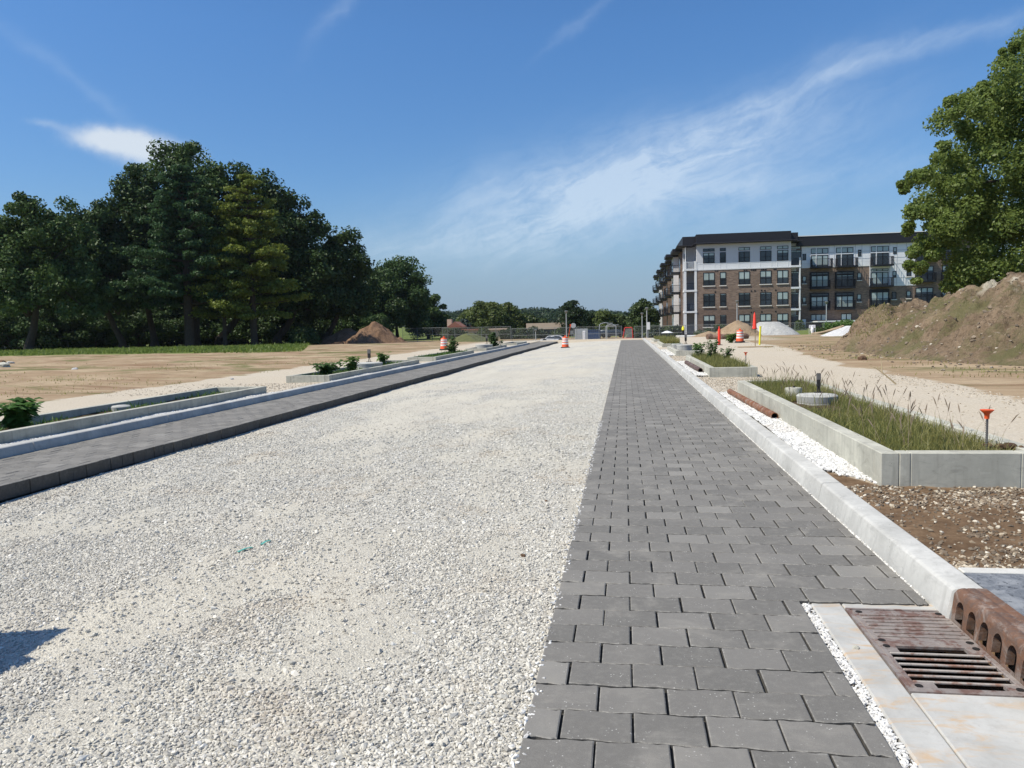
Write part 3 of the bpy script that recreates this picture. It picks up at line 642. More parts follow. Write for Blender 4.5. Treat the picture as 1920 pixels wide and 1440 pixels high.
# base sheets of the strips
def strip(name, x0, x1, y0, y1, material, zf=bedz, st=.12):
    xs = np.linspace(x0, x1, max(3, int((x1-x0)/st)+1)); ys = np.linspace(y0, y1, max(3, int((y1-y0)/st)+1)); X, Y = np.meshgrid(xs, ys); Z = zf(X, Y); Z[0] -= .12; Z[-1] -= .12
    n, m_ = X.shape; i = (np.arange(n-1)[:, None]*m_+np.arange(m_-1)[None]).ravel()
    return tag(npmesh(name, np.stack([X.ravel(), Y.ravel(), Z.ravel()], 1), np.stack([i, i+1, i+m_+1, i+m_], 1), material, None, True, {'fines': np.zeros(X.size)}), kind='structure')
for k, (y0, y1, zt) in enumerate(PL_R):
    strip('gravel_strip', bx0, bx1, y0+.75 if k == 0 else y0+.2, y1+.25, M['gravel'])
for k, (y0, y1, zt) in enumerate(PL_L):
    strip('gravel_strip', -8.165, -7.955, y0, y1+.3, M['gravel'], lambda x, y: .095+.012*np.sin(y*1.7))
g = []
for k, (y0, y1, zt) in enumerate(PL_R[:3]):
    a = y0+.02 if k == 0 else y0+.2
    g.append(spts(int(11000*(y1-a)/8/(1+k*.8)), bx0+.01, bx1-.005, a, y1+.2, bedz, (lambda x, y: sst(y+(x-1.75)*1.75+(fbm(x*5, y*5, 2, 4)-.5)*.3, 7.15, 7.35)) if k == 0 else None, .006))
for k, (y0, y1, zt) in enumerate(PL_L[:2]):
    g.append(spts(2200, -8.16, -7.965, y0, y1+.2, lambda x, y: .095+.012*np.sin(y*1.7)+.02*fbm(x*3, y*3, 2, 8), None, .004))
stones('white_stone_bed', np.concatenate(g), .018, .04, M['stonew'])
# pebbles in the brown soil, tan crumbs on the side paths
g = [spts(17000, 1.76, 6.0, 4.4, 6.6, ground_z, lambda x, y: .16+.84*sst(fbm(x*1.1, y*1.6, 4, 60)+.12*sst(x, 1.9, 2.8), .42, .62), .003)]
stones('soil_pebbles', g[0], .008, .034, M['stoneb'])
g = [spts(2600, 1.77, 3.4, 15.0, 19.6, ground_z, None, .003), spts(5200, 3.4, 6.6, 7.0, 20, ground_z, lambda x, y: .08+.9*sst(np.abs(x-5.9-.5*fbm(x, y, 2, 6)), .6, .1), .003),
     spts(2600, -13.2, -8.0, 16.6, 20.3, ground_z, lambda x, y: sst(x, -13, -9)*.9+.1, .003), spts(1200, 1.77, 3.4, 27.2, 32.2, ground_z, None, .003)]
stones('path_pebbles', np.concatenate(g), .012, .036, M['stonet'])
# ================================================================== STORM INLET
inl = thing('storm_inlet', 'rusty iron storm drain with slotted grate and arched kerb hood in a white apron', 'storm drain', (1.35, 3.6, 0))
m = MB()
m.box(.962, 1.118, 1.2, 4.232, -.12, -.012, 0, .008); m.box(1.122, 1.60, 4.135, 4.232, -.12, -.012, 0, .006); m.box(1.122, 1.60, 1.2, 3.205, -.12, -.014, 0, .006)
m.build('concrete_apron', M['apron'], inl)
gf = MB(); gf.box(1.122, 1.60, 3.205, 3.222, -.1, -.010); gf.box(1.122, 1.140, 3.222, 4.118, -.1, -.010); gf.box(1.122, 1.60, 4.118, 4.135, -.1, -.010)
gf.build('frame', M['grate'], inl)
sc_ = MB(); sc_.box(1.143, 1.592, 3.70, 4.115, -.05, -.012, 0, .004)
for i in range(7): sc_.box(1.165, 1.575, 3.765+i*.045, 3.782+i*.045, -.013, -.0055, 0, .003)
for (x, y) in ((1.175, 4.085), (1.56, 4.085), (1.175, 3.725), (1.56, 3.725)): sc_.lathe([(.017, -.012), (.017, -.0105)], (x, y, 0), 12, 1)
sc_.build('solid_cover', [M['grate'], M['pit']], inl)
gr = MB(); z0, z1 = -.03, -.012
gr.box(1.143, 1.592, 3.672, 3.697, z0, z1, 0, .003); gr.box(1.143, 1.592, 3.226, 3.250, z0, z1, 0, .003)
gr.box(1.143, 1.168, 3.25, 3.672, z0, z1, 0, .003); gr.box(1.566, 1.592, 3.25, 3.672, z0, z1, 0, .003)
for i in range(6): gr.box(1.168, 1.566, 3.305+i*.0565, 3.317+i*.0565, z1-.012, z1-.001, 1, .003)
gr.box(1.168, 1.215, 3.602, 3.672, z0, z1-.002); gr.box(1.515, 1.566, 3.602, 3.672, z0, z1-.002); gr.box(1.168, 1.245, 3.25, 3.305, z0, z1-.002); gr.box(1.515, 1.566, 3.25, 3.305, z0, z1-.002)
for (x, y) in ((1.175, 3.66), (1.56, 3.66), (1.175, 3.262), (1.56, 3.262)): gr.lathe([(.016, -.0125), (.016, -.0105)], (x, y, 0), 12, 2)
gr.build('slotted_grate', [M['grate'], M['bars'], M['pit']], inl)
pt = MB(); pt.box(1.12, 1.9, 1.2, 4.1, -.55, -.52); pt.box(1.118, 1.135, 1.2, 4.1, -.55, -.1); pt.box(1.135, 1.9, 4.08, 4.13, -.55, -.1); pt.box(1.88, 1.9, 1.2, 4.08, -.55, .09)
pt.build('catch_pit', M['pit'], inl)
def hood():
    # front face with arched holes: strips of quads between arches
    V = []; Fc = []; x_f = lambda z: 1.592+max(0, z)*.12
    pitch = .128; wd = .040; zb, zc, ztop = .004, .062, .118; n = 10; y = 4.0; yend = 1.3
    def quad(a): b = len(V); V.extend(a); Fc.append(tuple(range(b, b+len(a))))
    def fv(y_, z_): return (x_f(z_), y_, z_)
    ymax = 4.02; cs = []
    yc = 3.935
    while yc > yend: cs.append(yc); yc -= pitch
    prevy = ymax
    dep = .035
    for yc in cs:
        yl, yr = yc+wd, yc-wd
        quad([fv(prevy, -.03), fv(yl, -.03), fv(yl, zc), fv(prevy, zc)]); quad([fv(prevy, zc), fv(yl, zc), fv(yl, ztop), fv(prevy, ztop)])
        arc = [(yc+wd*math.cos(math.pi*k/n), zc+wd*1.05*math.sin(math.pi*k/n)) for k in range(n+1)]
        for (a, b_) in zip(arc[:-1], arc[1:]):
            quad([fv(a[0], a[1]), fv(b_[0], b_[1]), fv(b_[0], ztop), fv(a[0], ztop)])
        lo = [(yl, zb)]+arc+[(yr, zb)]
        for (a, b_) in zip(lo[:-1], lo[1:]):
            p, q = fv(*a), fv(*b_); quad([p, (p[0]+dep, p[1], p[2]), (q[0]+dep, q[1], q[2]), q])
        quad([fv(yl, -.03), fv(yr, -.03), fv(yr, zb), fv(yl, zb)])
        prevy = yr
    quad([fv(prevy, -.03), fv(yend, -.03), fv(yend, ztop), fv(prevy, ztop)])
    prof = [(x_f(ztop), ztop), (1.612, .134), (1.622, .143), (1.638, .149), (1.655, .150), (1.658, .1485), (1.664, .1485), (1.667, .150), (1.70, .151), (1.703, .1495), (1.709, .1495), (1.712, .151), (1.752, .150), (1.760, .142), (1.762, .05)]
    b = len(V)
    for yy in (4.02, 4.014, yend):
        for (x, z) in prof: V.append((x, yy, z-(.006 if yy == 4.02 else 0)))
    n2 = len(prof)
    for j in range(2):
        for i in range(n2-1): Fc.append((b+j*n2+i, b+j*n2+i+1, b+(j+1)*n2+i+1, b+(j+1)*n2+i))
    quad([(x_f(0), 4.02, -.03), (x_f(ztop), 4.02, ztop)]+[(x, 4.02, z-.006) for x, z in prof[1:]]+[(1.762, 4.02, -.03)])
    o = npmesh('arched_hood', V, Fc, M['hood'], inl, True); o.data.set_sharp_from_angle(angle=R(35))
hood()
bt = MB(); bt.box(1.766, 3.4, 4.31, 4.385, .0, .142, 1, .006); bt.box(1.766, 3.4, 1.2, 4.31, .0, .134)
tag(bt.build('inlet_box_slab', [M['boxtop'], M['slab']]), 'damp dark slab with a white concrete rim behind the rusty inlet hood', 'slab')
# ================================================================== PLANTERS
def grass_mesh(name, pts, hmin, hmax, wid, material, parent=None, lean=.5, seed=0, label=None, cat=None, kind=None):
    r_ = np.random.default_rng(seed); n = len(pts); pts = np.asarray(pts); h = r_.uniform(hmin, hmax, n)*(0.6+.8*r_.random(n)**2); a = r_.uniform(0, 6.283, n)
    dx, dy = np.cos(a), np.sin(a); ln = r_.uniform(.1, lean, n); wv = wid*r_.uniform(.6, 1.3, n); b = r_.uniform(0, 6.283, n); wx, wy = np.cos(b)*wv/2, np.sin(b)*wv/2
    V = np.zeros((n, 6, 3)); ts = (0, .55, 1.); ws = (1, .8, .12)
    for i, (t_, w_) in enumerate(zip(ts, ws)):
        cx = pts[:, 0]+dx*ln*h*t_**1.8; cy = pts[:, 1]+dy*ln*h*t_**1.8; cz = pts[:, 2]+h*t_*(1-.25*ln*t_)
        V[:, i*2] = np.stack([cx-wx*w_, cy-wy*w_, cz], 1); V[:, i*2+1] = np.stack([cx+wx*w_, cy+wy*w_, cz], 1)
    b0 = np.arange(n)[:, None]*6; Fq = np.concatenate([b0+np.array([[0, 1, 3, 2]]), b0+np.array([[2, 3, 5, 4]])])
    o = npmesh(name, V.reshape(-1, 3), Fq, material, parent)
    if label or kind: tag(o, label, cat, None, kind)
    return o
def wall_run(m, horiz, fixed0, fixed1, a, b, z0, z1, joints):
    ed = [a]+joints+[b]
    for p, q in zip(ed[:-1], ed[1:]):
        if horiz: m.box(p+.001, q-.001, fixed0, fixed1, z0, z1, 0, .006)
        else: m.box(fixed0, fixed1, p+.001, q-.001, z0, z1, 0, .006)
    # mortar core so the joints are closed
    if horiz: m.box(a+.02, b-.02, fixed0+.004, fixed1-.004, z0, z1-.004)
    else: m.box(fixed0+.004, fixed1-.004, a+.02, b-.02, z0, z1-.004)
def planter(x0, x1, y0, y1, zt, label, gname, soil_drop=.08, frontj=None):
    t = thing('planter_box', label, 'planter', ((x0+x1)/2, (y0+y1)/2, .1), 0, gname); th = .14
    m = MB(); z0 = -.1; js = [y0+.1+i*(y1-y0)/4*1.0 for i in range(1, 4)]
    wall_run(m, False, x0, x0+th, y0, y1, z0, zt, [y0+.18]+js); wall_run(m, False, x1-th, x1, y0, y1, z0, zt, js)
    wall_run(m, True, y0, y0+th, x0+th+.002, x1-th-.002, z0, zt, frontj or [x0+th+.09, x1-th-.1]); wall_run(m, True, y1-th, y1, x0+th+.002, x1-th-.002, z0, zt, [(x0+x1)/2])
    m.build('wall', M['planter'], t)
    xs = np.linspace(x0+th-.01, x1-th+.01, 9); ys = np.linspace(y0+th-.01, y1-th+.01, 60); X, Y = np.meshgrid(xs, ys); Z = zt-soil_drop+(fbm(X*3, Y*3, 3, int(y0))-.5)*.09
    n, m_ = X.shape; i = (np.arange(n-1)[:, None]*m_+np.arange(m_-1)[None]).ravel()
    npmesh('soil', np.stack([X.ravel(), Y.ravel(), Z.ravel()], 1), np.stack([i, i+1, i+m_+1, i+m_], 1), M['planting'], t, True)
    return t
for (y0, y1, zt), lb in zip(PL_R, ('nearest right-hand concrete planter, full of tall grass around two round risers', 'second concrete planter on the right, overgrown with leafy weeds, its end behind the brown pipe',
        'third right-hand concrete planter holding pale risers and a black post', 'fourth right-hand concrete planter filled with yellow-green grass', 'farthest small concrete planter on the right, by the fence')):
    planter(2.06, 3.36 if y0 < 7 else 3.22, y0, y1, zt, lb, 'concrete planters beside the right kerb', .09, [2.29, 3.12] if y0 < 7 else None)
for (y0, y1, zt), lb in zip(PL_L, ('nearest left-hand concrete planter with thin weeds and one low riser, cut off by the frame', 'second left-hand concrete planter with three bushy plants and a black post',
        'third left-hand concrete planter with a small pointed shrub at its far end', 'fourth left-hand concrete planter with a pale riser and a bush', 'farthest left-hand concrete planter, low and pale')):
    planter(-9.45, -8.17, y0, y1, zt, lb, 'concrete planters beside the left kerb', .13)
def gpts(n, x0, x1, y0, y1, z): return np.stack([rng.uniform(x0, x1, n), rng.uniform(y0, y1, n), np.full(n, z)], 1)
pts = gpts(21000, 2.21, 3.2, 6.76, 14.6, .30); keep = (((pts[:, 0]-2.66)**2+(pts[:, 1]-11.5)**2) > .30**2) & ((((pts[:, 0]-2.50)/.34)**2+((pts[:, 1]-10.8)/.75)**2) > 1); pts = pts[keep]
grass_mesh('planter_grass', pts, .06, .165, .008, M['grass'], None, .8, 1, 'dense green grass filling the nearest right-hand planter', 'grass', 'stuff')
pts = gpts(750, 2.25, 3.2, 6.9, 14.6, .30); pts[:, 1] = np.where(rng.random(750) < .55, rng.uniform(12, 14.6, 750), pts[:, 1])
pts = pts[((pts[:, 0]-2.66)**2+(pts[:, 1]-11.5)**2) > .34**2]
grass_mesh('tall_grass', pts, .16, .34, .006, M['grass'], None, .45, 2, 'tall bending grass stalks in the nearest right-hand planter', 'grass', 'stuff')
def seedheads(name, n, x0, x1, y0, y1, z, hmin, hmax, seed, label):
    r_ = random.Random(seed); m = MB()
    for _ in range(n):
        x, y = r_.uniform(x0, x1), r_.uniform(y0, y1); h = r_.uniform(hmin, hmax); a = r_.uniform(0, 6.28); l = r_.uniform(.1, .5)*h
        p = [(x+math.cos(a)*l*t_*t_, y+math.sin(a)*l*t_*t_, z+h*t_) for t_ in (0, .4, .75, 1)]; m.tube(p, [.0018, .0016, .0013, .001], 3, False)
        q = Vector(p[3]); d = (Vector(p[3])-Vector(p[2])).normalized(); m.tube([q-d*.03, q, q+d*.04, q+d*.08+Vector((0, 0, -.012))], [.002, .006, .005, .001], 4, True)
    tag(m.build(name, M['seed']), label, 'grass', None, 'stuff')
seedheads('seed_heads', 120, 2.25, 3.25, 6.9, 14.5, .30, .2, .42, 5, 'thin brown grass seed heads over the nearest right-hand planter')
pts = gpts(9000, 2.21, 3.07, 19.76, 26.9, .28); grass_mesh('planter_grass', pts, .1, .24, .012, M['grass'], None, .6, 3, 'rank grass in the second right-hand planter', 'grass', 'stuff')
pts = gpts(4500, 2.21, 3.07, 44.6, 51, .25); grass_mesh('planter_grass', pts, .2, .42, .025, M['grass'], None, .5, 4, 'yellow-green grass in the fourth right-hand planter', 'grass', 'stuff')
pts = gpts(1500, 2.21, 3.07, 57, 62.6, .23); grass_mesh('planter_grass', pts, .12, .3, .03, M['grass'], None, .5, 6, 'sparse grass in the farthest right-hand planter', 'grass', 'stuff')
pts = gpts(1500, -9.3, -8.33, 9.5, 16.4, .14); grass_mesh('planter_weeds', pts[fbm(pts[:, 0]*2, pts[:, 1]*2, 3, 3) > .47], .04, .13, .02, M['weed'], None, .9, 8, 'low weeds on the soil of the nearest left-hand planter', 'weeds', 'stuff')
pts = gpts(1500, -9.3, -8.33, 20.6, 29.6, .15); grass_mesh('planter_weeds', pts, .05, .14, .03, M['weed'], None, .8, 9, 'low weeds in the second left-hand planter', 'weeds', 'stuff')
pts = gpts(1500, -9.3, -8.33, 32.8, 41, .15); grass_mesh('planter_weeds', pts, .06, .2, .04, M['weed'], None, .8, 10, 'low weeds in the third left-hand planter', 'weeds', 'stuff')
# ------------------------------------------------------------------ weeds and small plants
def leafy(name, label, cat, x, y, z, h, rad, nst, nl, ls, material, seed, group=None, cone=False, spread=1.):
    r_ = random.Random(seed); t = thing(name, label, cat, (x, y, z), 0, group); ms = MB(); V = []; Fc = []
    for s_ in range(nst):
        a = r_.uniform(0, 6.28); q = r_.uniform(0, rad)*.9; hh = h*r_.uniform(.7, 1.) if not cone else h*(1-q/rad*.75)
        tip = (x+math.cos(a)*q*spread, y+math.sin(a)*q*spread, z+hh); mid = (x+math.cos(a)*q*.45, y+math.sin(a)*q*.45, z+hh*.55)
        ms.tube([(x+r_.uniform(-.02, .02), y+r_.uniform(-.02, .02), z-.05), mid, tip], [.008*h+.002, .005*h+.002, .002], 5, False)
        for k in range(nl):
            f = r_.uniform(.15, 1.); p0 = Vector((x, y, z)).lerp(Vector(mid), f/.5) if f < .5 else Vector(mid).lerp(Vector(tip), (f-.5)/.5)
            b = r_.uniform(0, 6.28); d = Vector((math.cos(b), math.sin(b), r_.uniform(-.4, .6))).normalized(); sd_ = d.cross(Vector((0, 0, 1))).normalized(); L = ls*r_.uniform(.6, 1.25); W_ = L*r_.uniform(.28, .42)
            dn = Vector((0, 0, -L*.22)); i = len(V)
            V += [p0, p0+d*L*.4+sd_*W_, p0+d*L*.5+Vector((0, 0, L*.08)), p0+d*L*.4-sd_*W_, p0+d*L+dn]
            Fc += [(i, i+1, i+2), (i, i+2, i+3), (i+1, i+4, i+2), (i+2, i+4, i+3)]
    ms.build('stem', M['weed'], t); npmesh('foliage', V, Fc, material, t); return t
leafy('broadleaf_weed', 'large dark green broad-leaved plant at the left frame edge', 'plant', -9.02, 10.2, .12, .50, .42, 18, 18, .21, M['broad'], 3)
leafy('broadleaf_weed', 'round leafy plant left of the riser in the second left planter', 'plant', -8.72, 23.7, .15, .52, .40, 14, 15, .18, M['weed'], 4)
leafy('broadleaf_weed', 'smaller round leafy plant right of the riser in the second left planter', 'plant', -8.95, 27.6, .15, .52, .36, 12, 14, .18, M['weed'], 5)
leafy('grassy_weed', 'loose grassy clump at the near corner of the second left planter', 'plant', -8.85, 21.9, .15, .42, .45, 60, 5, .2, M['ash'], 6, None, False, 1.4)
leafy('small_shrub', 'small pointed green shrub at the far end of the third left planter', 'shrub', -8.75, 38.6, .15, 1.0, .45, 24, 22, .17, M['ash'], 7, None, True)
leafy('small_shrub', 'spreading low shrub in the fourth left planter', 'shrub', -8.7, 50.5, .15, 1.05, .7, 24, 20, .22, M['ash'], 8, None, True)
for i, (x, y, h) in enumerate(((2.55, 24.2, .78), (2.85, 25.5, .72), (2.35, 25.3, .6), (2.95, 23.4, .5))):
    leafy('tall_weed', ('tallest spiky weed rising from the middle of the second right planter', 'tall weed behind the tallest one in the second right planter', 'weed close to the kerb side of the second right planter', 'shorter weed by the path side of the second right planter')[i], 'weed', x, y, .27, h, .30, 12, 14, .10, M['ash'], 20+i, 'weeds in the second right planter', False, 1.)
leafy('broadleaf_weed', 'low round leafy plant beside the risers in the third right planter', 'plant', 3.0, 33.1, .25, .36, .4, 10, 12, .18, M['weed'], 30)
leafy('broadleaf_weed', 'dark leafy weed left of the pale risers in the third right planter', 'plant', 2.45, 37.2, .25, .3, .35, 10, 10, .15, M['ash'], 31)
leafy('broadleaf_weed', 'leafy weed on the dirt just left of the orange barrel in the right field', 'plant', 6.75, 51.2, .1, .7, .55, 12, 12, .3, M['weed'], 32)
r0 = random.Random(12)
# ------------------------------------------------------------------ risers and black posts
def riser(label, x, y, zt, r_, small=None, post=None, base=.1):
    t = thing('manhole_riser', label, 'concrete riser', (x, y, base), 0, 'round concrete risers in the planters')
    m = MB(); m.lathe([(r_, base), (r_, zt-.115), (r_-.006, zt-.11), (r_, zt-.105), (r_+.01, zt-.02), (r_-.012, zt), (r_*.62, zt+.004), (r_*.60, zt-.004)], (x, y, 0), 36); m.build('ring', M['riser'], t, True)
    m = MB(); m.lathe([(r_*.58, zt-.01), (r_*.58, zt+.006), (.02, zt+.01)], (x, y, 0), 28); m.build('lid', M['slab'], t, True)
    if small:
        sx, sy, sz, sr = small; t2 = thing('cleanout_riser', 'small weathered round riser beside the larger one in the nearest right planter' if x > 0 else 'small riser', 'concrete riser', (sx, sy, base))
        m = MB(); m.lathe([(sr, base), (sr, sz-.02), (sr-.012, sz), (.02, sz+.003)], (sx, sy, 0), 28); m.build('ring', M['planter'], t2, True)
        m = MB(); m.lathe([(.016, sz), (.016, sz+.02), (.006, sz+.028)], (sx+.01, sy, 0), 8); m.build('cap_bolt', M['black'], t2)
def black_post(label, x, y, z0, z1, w_=.055):
    t = thing('black_post', label, 'post', (x, y, z0), 0, 'short black posts in the planters')
    m = MB(); h = z1-z0; m.box(x-w_/2, x+w_/2, y-w_*.3, y+w_*.3, z0+h*.32, z1, 0, .006); m.build('shaft', M['black'], t)
    m = MB(); m.box(x-w_*.53, x+w_*.53, y-w_*.33, y+w_*.33, z0+h*.66, z1-.004, 0, .005); m.build('grey_sleeve', M['dusty'], t)
    m = MB(); m.tube([(x-w_*.3, y, z0), (x-w_*.12, y, z0+h*.36)], [.013, .010], 8); m.tube([(x+w_*.4, y, z0), (x+w_*.1, y, z0+h*.36)], [.013, .010], 8); m.box(x-w_*1.1, x+w_*1.0, y-.03, y+.03, z0, z0+.016, 0, .003); m.build('bracket', M['black'], t)
riser('wide round riser with a pale lid in the nearest right planter, black post on top', 2.70, 11.45, .43, .27, (2.52, 12.15, .47, .125))
black_post('black post with grey sleeve standing on the wide riser of the nearest right planter', 2.76, 11.62, .435, .72)
riser('low pale riser among weeds in the nearest left planter', -9.0, 12.6, .25, .15)
riser('wide pale riser between the two leafy plants of the second left planter', -8.85, 25.6, .37, .52)
black_post('black post on the wide riser in the second left planter', -8.95, 26.1, .37, .82, .10)
riser('pale riser in the third right planter', 2.62, 35.3, .50, .34); riser('second pale riser hidden in weeds of the third right planter', 2.4, 36.9, .50, .25)
black_post('black post behind the pale risers of the third right planter', 2.75, 36.2, .5, .95, .10)
riser('pale riser in the fourth left planter', -8.9, 48.2, .40, .55); black_post('black post in the fourth left planter', -8.9, 49.2, .4, .95, .12)
# ------------------------------------------------------------------ pipes, rebar, markers
def pipe(label, p0, p1, r_, material):
    t = thing('pipe', label, 'pipe', p0); p0, p1 = Vector(p0), Vector(p1); d = (p1-p0).normalized(); m = MB()
    a = d.orthogonal().normalized(); b = d.cross(a); n = 20; V = []; Fc = []
    rings = [(p0, r_), (p0.lerp(p1, .5), r_), (p1, r_), (p1, r_*.84), (p1-d*.15, r_*.84)]
    for (c, rr) in rings:
        for k in range(n): V.append(c+(a*math.cos(6.28318*k/n)+b*math.sin(6.28318*k/n))*rr)
    for i in range(len(rings)-1):
        for k in range(n): Fc.append((i*n+k, i*n+(k+1) % n, (i+1)*n+(k+1) % n, (i+1)*n+k))
    Fc.append(tuple(range(n))[::-1]); o = npmesh('pipe_wall', V, Fc, material, t, True); o.data.set_sharp_from_angle(angle=R(40))
    m.lathe([(.001, 0), (r_*.83, 0)], (0, 0, 0), 16, 0, False); bo = m.build('bore', M['pit'], t, False, False)
    bo.matrix_local = Matrix.Translation(p1-d*.13-p0) @ d.to_track_quat('Z', 'Y').to_matrix().to_4x4()
pipe('orange-brown rusty pipe lying on the white stones beside the nearest right planter', (1.90, 14.6, .205), (1.985, 10.72, .205), .05, M['pipe'])
pipe('dark brown pipe lying beside the second right planter', (1.93, 25.2, .215), (1.965, 20.9, .215), .065, M['pipe2'])
def rebar(label, x, y, z0, z1, cap):
    t = thing('capped_rebar', label, 'rebar', (x, y, z0), 0, 'capped rebar stakes'); m = MB(); m.tube([(x, y, z0-.1), (x+.004, y, z1-.03)], .0095, 8)
    for i in range(14): m.tube([(x, y, z0+.02+i*(z1-z0-.1)/14), (x, y, z0+.026+i*(z1-z0-.1)/14)], .0115, 8)
    m.build('bar', M['dusty'], t)
    if cap: m = MB(); m.lathe([(.019, z1-.075), (.021, z1-.04), (.026, z1-.03), (.052, z1-.004), (.053, z1+.002), (.001, z1+.003)], (x, y, 0), 20); m.build('cap', M['orange'], t, True)
rebar('capped rebar with flared orange mushroom cap at the corner of the nearest planter', 3.02, 6.98, .33, .70, True)
rebar('thin rebar with small red cap at the corner of the second right planter', 3.04, 20.3, .3, .70, True)
bb = MB(); 
def rock(name, label, cat, x, y, z, s_, material, seed, group=None, sq=(1, .8, .6)):
    r_ = random.Random(seed); import bmesh; bm = bmesh.new(); bmesh.ops.create_icosphere(bm, subdivisions=2, radius=1)
    for v in bm.verts: k = 1+r_.uniform(-.2, .2); v.co = Vector((v.co.x*sq[0]*s_*k, v.co.y*sq[1]*s_*k, v.co.z*sq[2]*s_*k))
    me = bpy.data.meshes.new(name); bm.to_mesh(me); bm.free(); me.materials.append(material); o = bpy.data.objects.new(name, me); COL.objects.link(o); o.location = (x, y, z+s_*sq[2]*.45); o.rotation_euler = (0, 0, r_.uniform(0, 3))
    return tag(o, label, cat, group)
for i, (x, y, s_) in enumerate(((3.14, 7.0, .045), (3.20, 6.96, .06), (3.08, 7.08, .04), (3.26, 6.9, .04))):
    rock('mortar_lump', ('left mortar lump at the foot of the orange-capped rebar', 'largest mortar lump beside the orange-capped rebar', 'mortar lump behind the orange-capped rebar', 'rightmost mortar lump beside the orange-capped rebar')[i], 'lump', x, y, .37, s_, M['redsoil'], 50+i, 'mortar lumps round the rebar')
# traffic barrels
def barrel(x, y, z, label, grimy=False):
    t = thing('traffic_barrel', label, 'traffic barrel', (x, y, z), 0, 'orange and white traffic barrels'); s_ = .88; b = MB()
    b.lathe([(.36*s_, 0), (.37*s_, .03), (.36*s_, .085), (.30*s_, .10)], (x, y, z), 8); b.build('rubber_base', M['black'], t)
    prof = [(.29, .09), (.275, .12), (.268, .29), (.255, .295), (.252, .485), (.243, .49), (.24, .68), (.23, .685), (.227, .86), (.215, .875), (.20, .89), (.19, .905)]
    m = MB(); m.lathe([(a*s_, h*s_) for a, h in prof], (x, y, z), 28); m.build('body', M['orange'], t, True)
    for k, (za, zb, ra, rb) in enumerate(((.315, .44, .2555, .2545), (.51, .64, .2435, .2425), (.70, .80, .2315, .2295))):
        m = MB(); m.lathe([((ra+.003)*s_, za*s_), ((rb+.003)*s_, zb*s_)], (x, y, z), 28, 0, False); m.build('reflective_band', M['refl'], t, True)
    m = MB(); m.box(x-.05, x+.05, y-.018, y+.018, z+.80, z+.90, 0, .01); m.build('handle', M['orange'], t)
barrel(-4.22, 54.6, -.13, 'bright orange and white barrel on the white gravel road beside the left paved lane')
barrel(-11.7, 49.0, .06, 'faded red and white barrel on the dirt field left of the planters')
barrel(7.25, 50.8, .12, 'orange and white barrel on the dirt right of the path, near the sand pile')
sb = MB(); sb.box(6.8, 7.75, 50.5, 51.2, .05, .13, 0, .02); sb.box(6.95, 7.7, 50.4, 50.6, .06, .1, 0, .01); tag(sb.build('sand_bags', M['dusty']), 'flat dark sandbag slabs under the barrel on the right-hand dirt', 'sandbag')
t = thing('tubular_marker', 'short red-orange tubular marker post standing at the path edge', 'marker post', (5.4, 46.0, .12)); m = MB()
m.lathe([(.075, .12), (.08, .2), (.078, 1.02), (.07, 1.06), (.035, 1.075), (.03, 1.2), (.02, 1.22)], (5.4, 46, 0), 18); m.build('tube', M['redp'], t, True); m = MB(); m.lathe([(.2, .11), (.2, .15), (.1, .17)], (5.4, 46, 0), 8); m.build('base', M['black'], t)
sx, sy = P(1416, 651, .1); t = thing('marked_stake', 'wooden stake topped with a long red cone, right of the barrel', 'stake', (sx, sy, .1)); hz = lambda yy: D(1415, yy, sy)[2]
m = MB(); m.box(sx-.025, sx+.025, sy-.015, sy+.015, 0, hz(590)); m.build('stick', M['wood'], t); m = MB(); m.lathe([(.12, hz(616.5)), (.115, hz(615)), (.1, hz(612)), (.055, hz(590)), (.03, hz(588)), (.01, hz(585))], (sx-.03, sy, 0), 16); m.build('red_cone', M['redp'], t, True); m = MB(); m.lathe([(.17, hz(617.5)), (.17, hz(616.4))], (sx-.03, sy, 0), 4); m.build('flange', M['black'], t)
sx, sy = P(1424, 648, .1); t = thing('marker_post', 'thin leaning bright yellow marker post right of the red-topped stake', 'marker post', (sx, sy, .1)); m = MB(); m.tube([(sx, sy, .05), (sx+.05, sy, D(1424, 613.5, sy)[2])], [.05, .05], 8); m.build('tube', M['yellow'], t, True); m = MB(); m.tube([(sx+.05, sy, D(1424, 613.6, sy)[2]), (sx+.05, sy, D(1424, 611.5, sy)[2])], [.06, .06], 8); m.build('cap', M['yellow'], t)
m = MB(); p = P(1416, 651, .12); m.box(p[0]-.9, p[0]+.9, p[1]-.1, p[1]+.1, .12, .17, 0, .01); tag(m.build('timber_plank', M['wood']), 'pale plank lying flat at the foot of the stake', 'plank')
# litter on the gravel
for i, ((x0, y0), (x1, y1)) in enumerate(((P(447, 1052, -.11), P(474, 1044, -.11)), (P(491, 1040, -.11), P(507, 1033, -.11)))):
    zz = float(gravel_z(np.array([x0]), np.array([y0]))[0])+.014; m = MB(); d = Vector((x1-x0, y1-y0, 0)).normalized(); nn = Vector((-d.y, d.x, 0))*.011; a, b = Vector((x0, y0, zz)), Vector((x1, y1, zz+.004)); mid = (a+b)/2+Vector((0, 0, .006))
    vs = [a-nn, a+nn, mid+nn, mid-nn, b+nn, b-nn]; vs = vs+[v-Vector((0, 0, .003)) for v in vs]
    m.add(vs, [(0, 1, 2, 3), (3, 2, 4, 5), (6, 9, 8, 7), (9, 11, 10, 8), (0, 3, 9, 6), (3, 5, 11, 9), (1, 7, 8, 2), (2, 8, 10, 4), (0, 6, 7, 1), (5, 4, 10, 11)])
    tag(m.build('plastic_strip', M['teal']), ('longer teal plastic strip lying on the gravel', 'shorter teal plastic strip just right of the longer one')[i], 'litter')
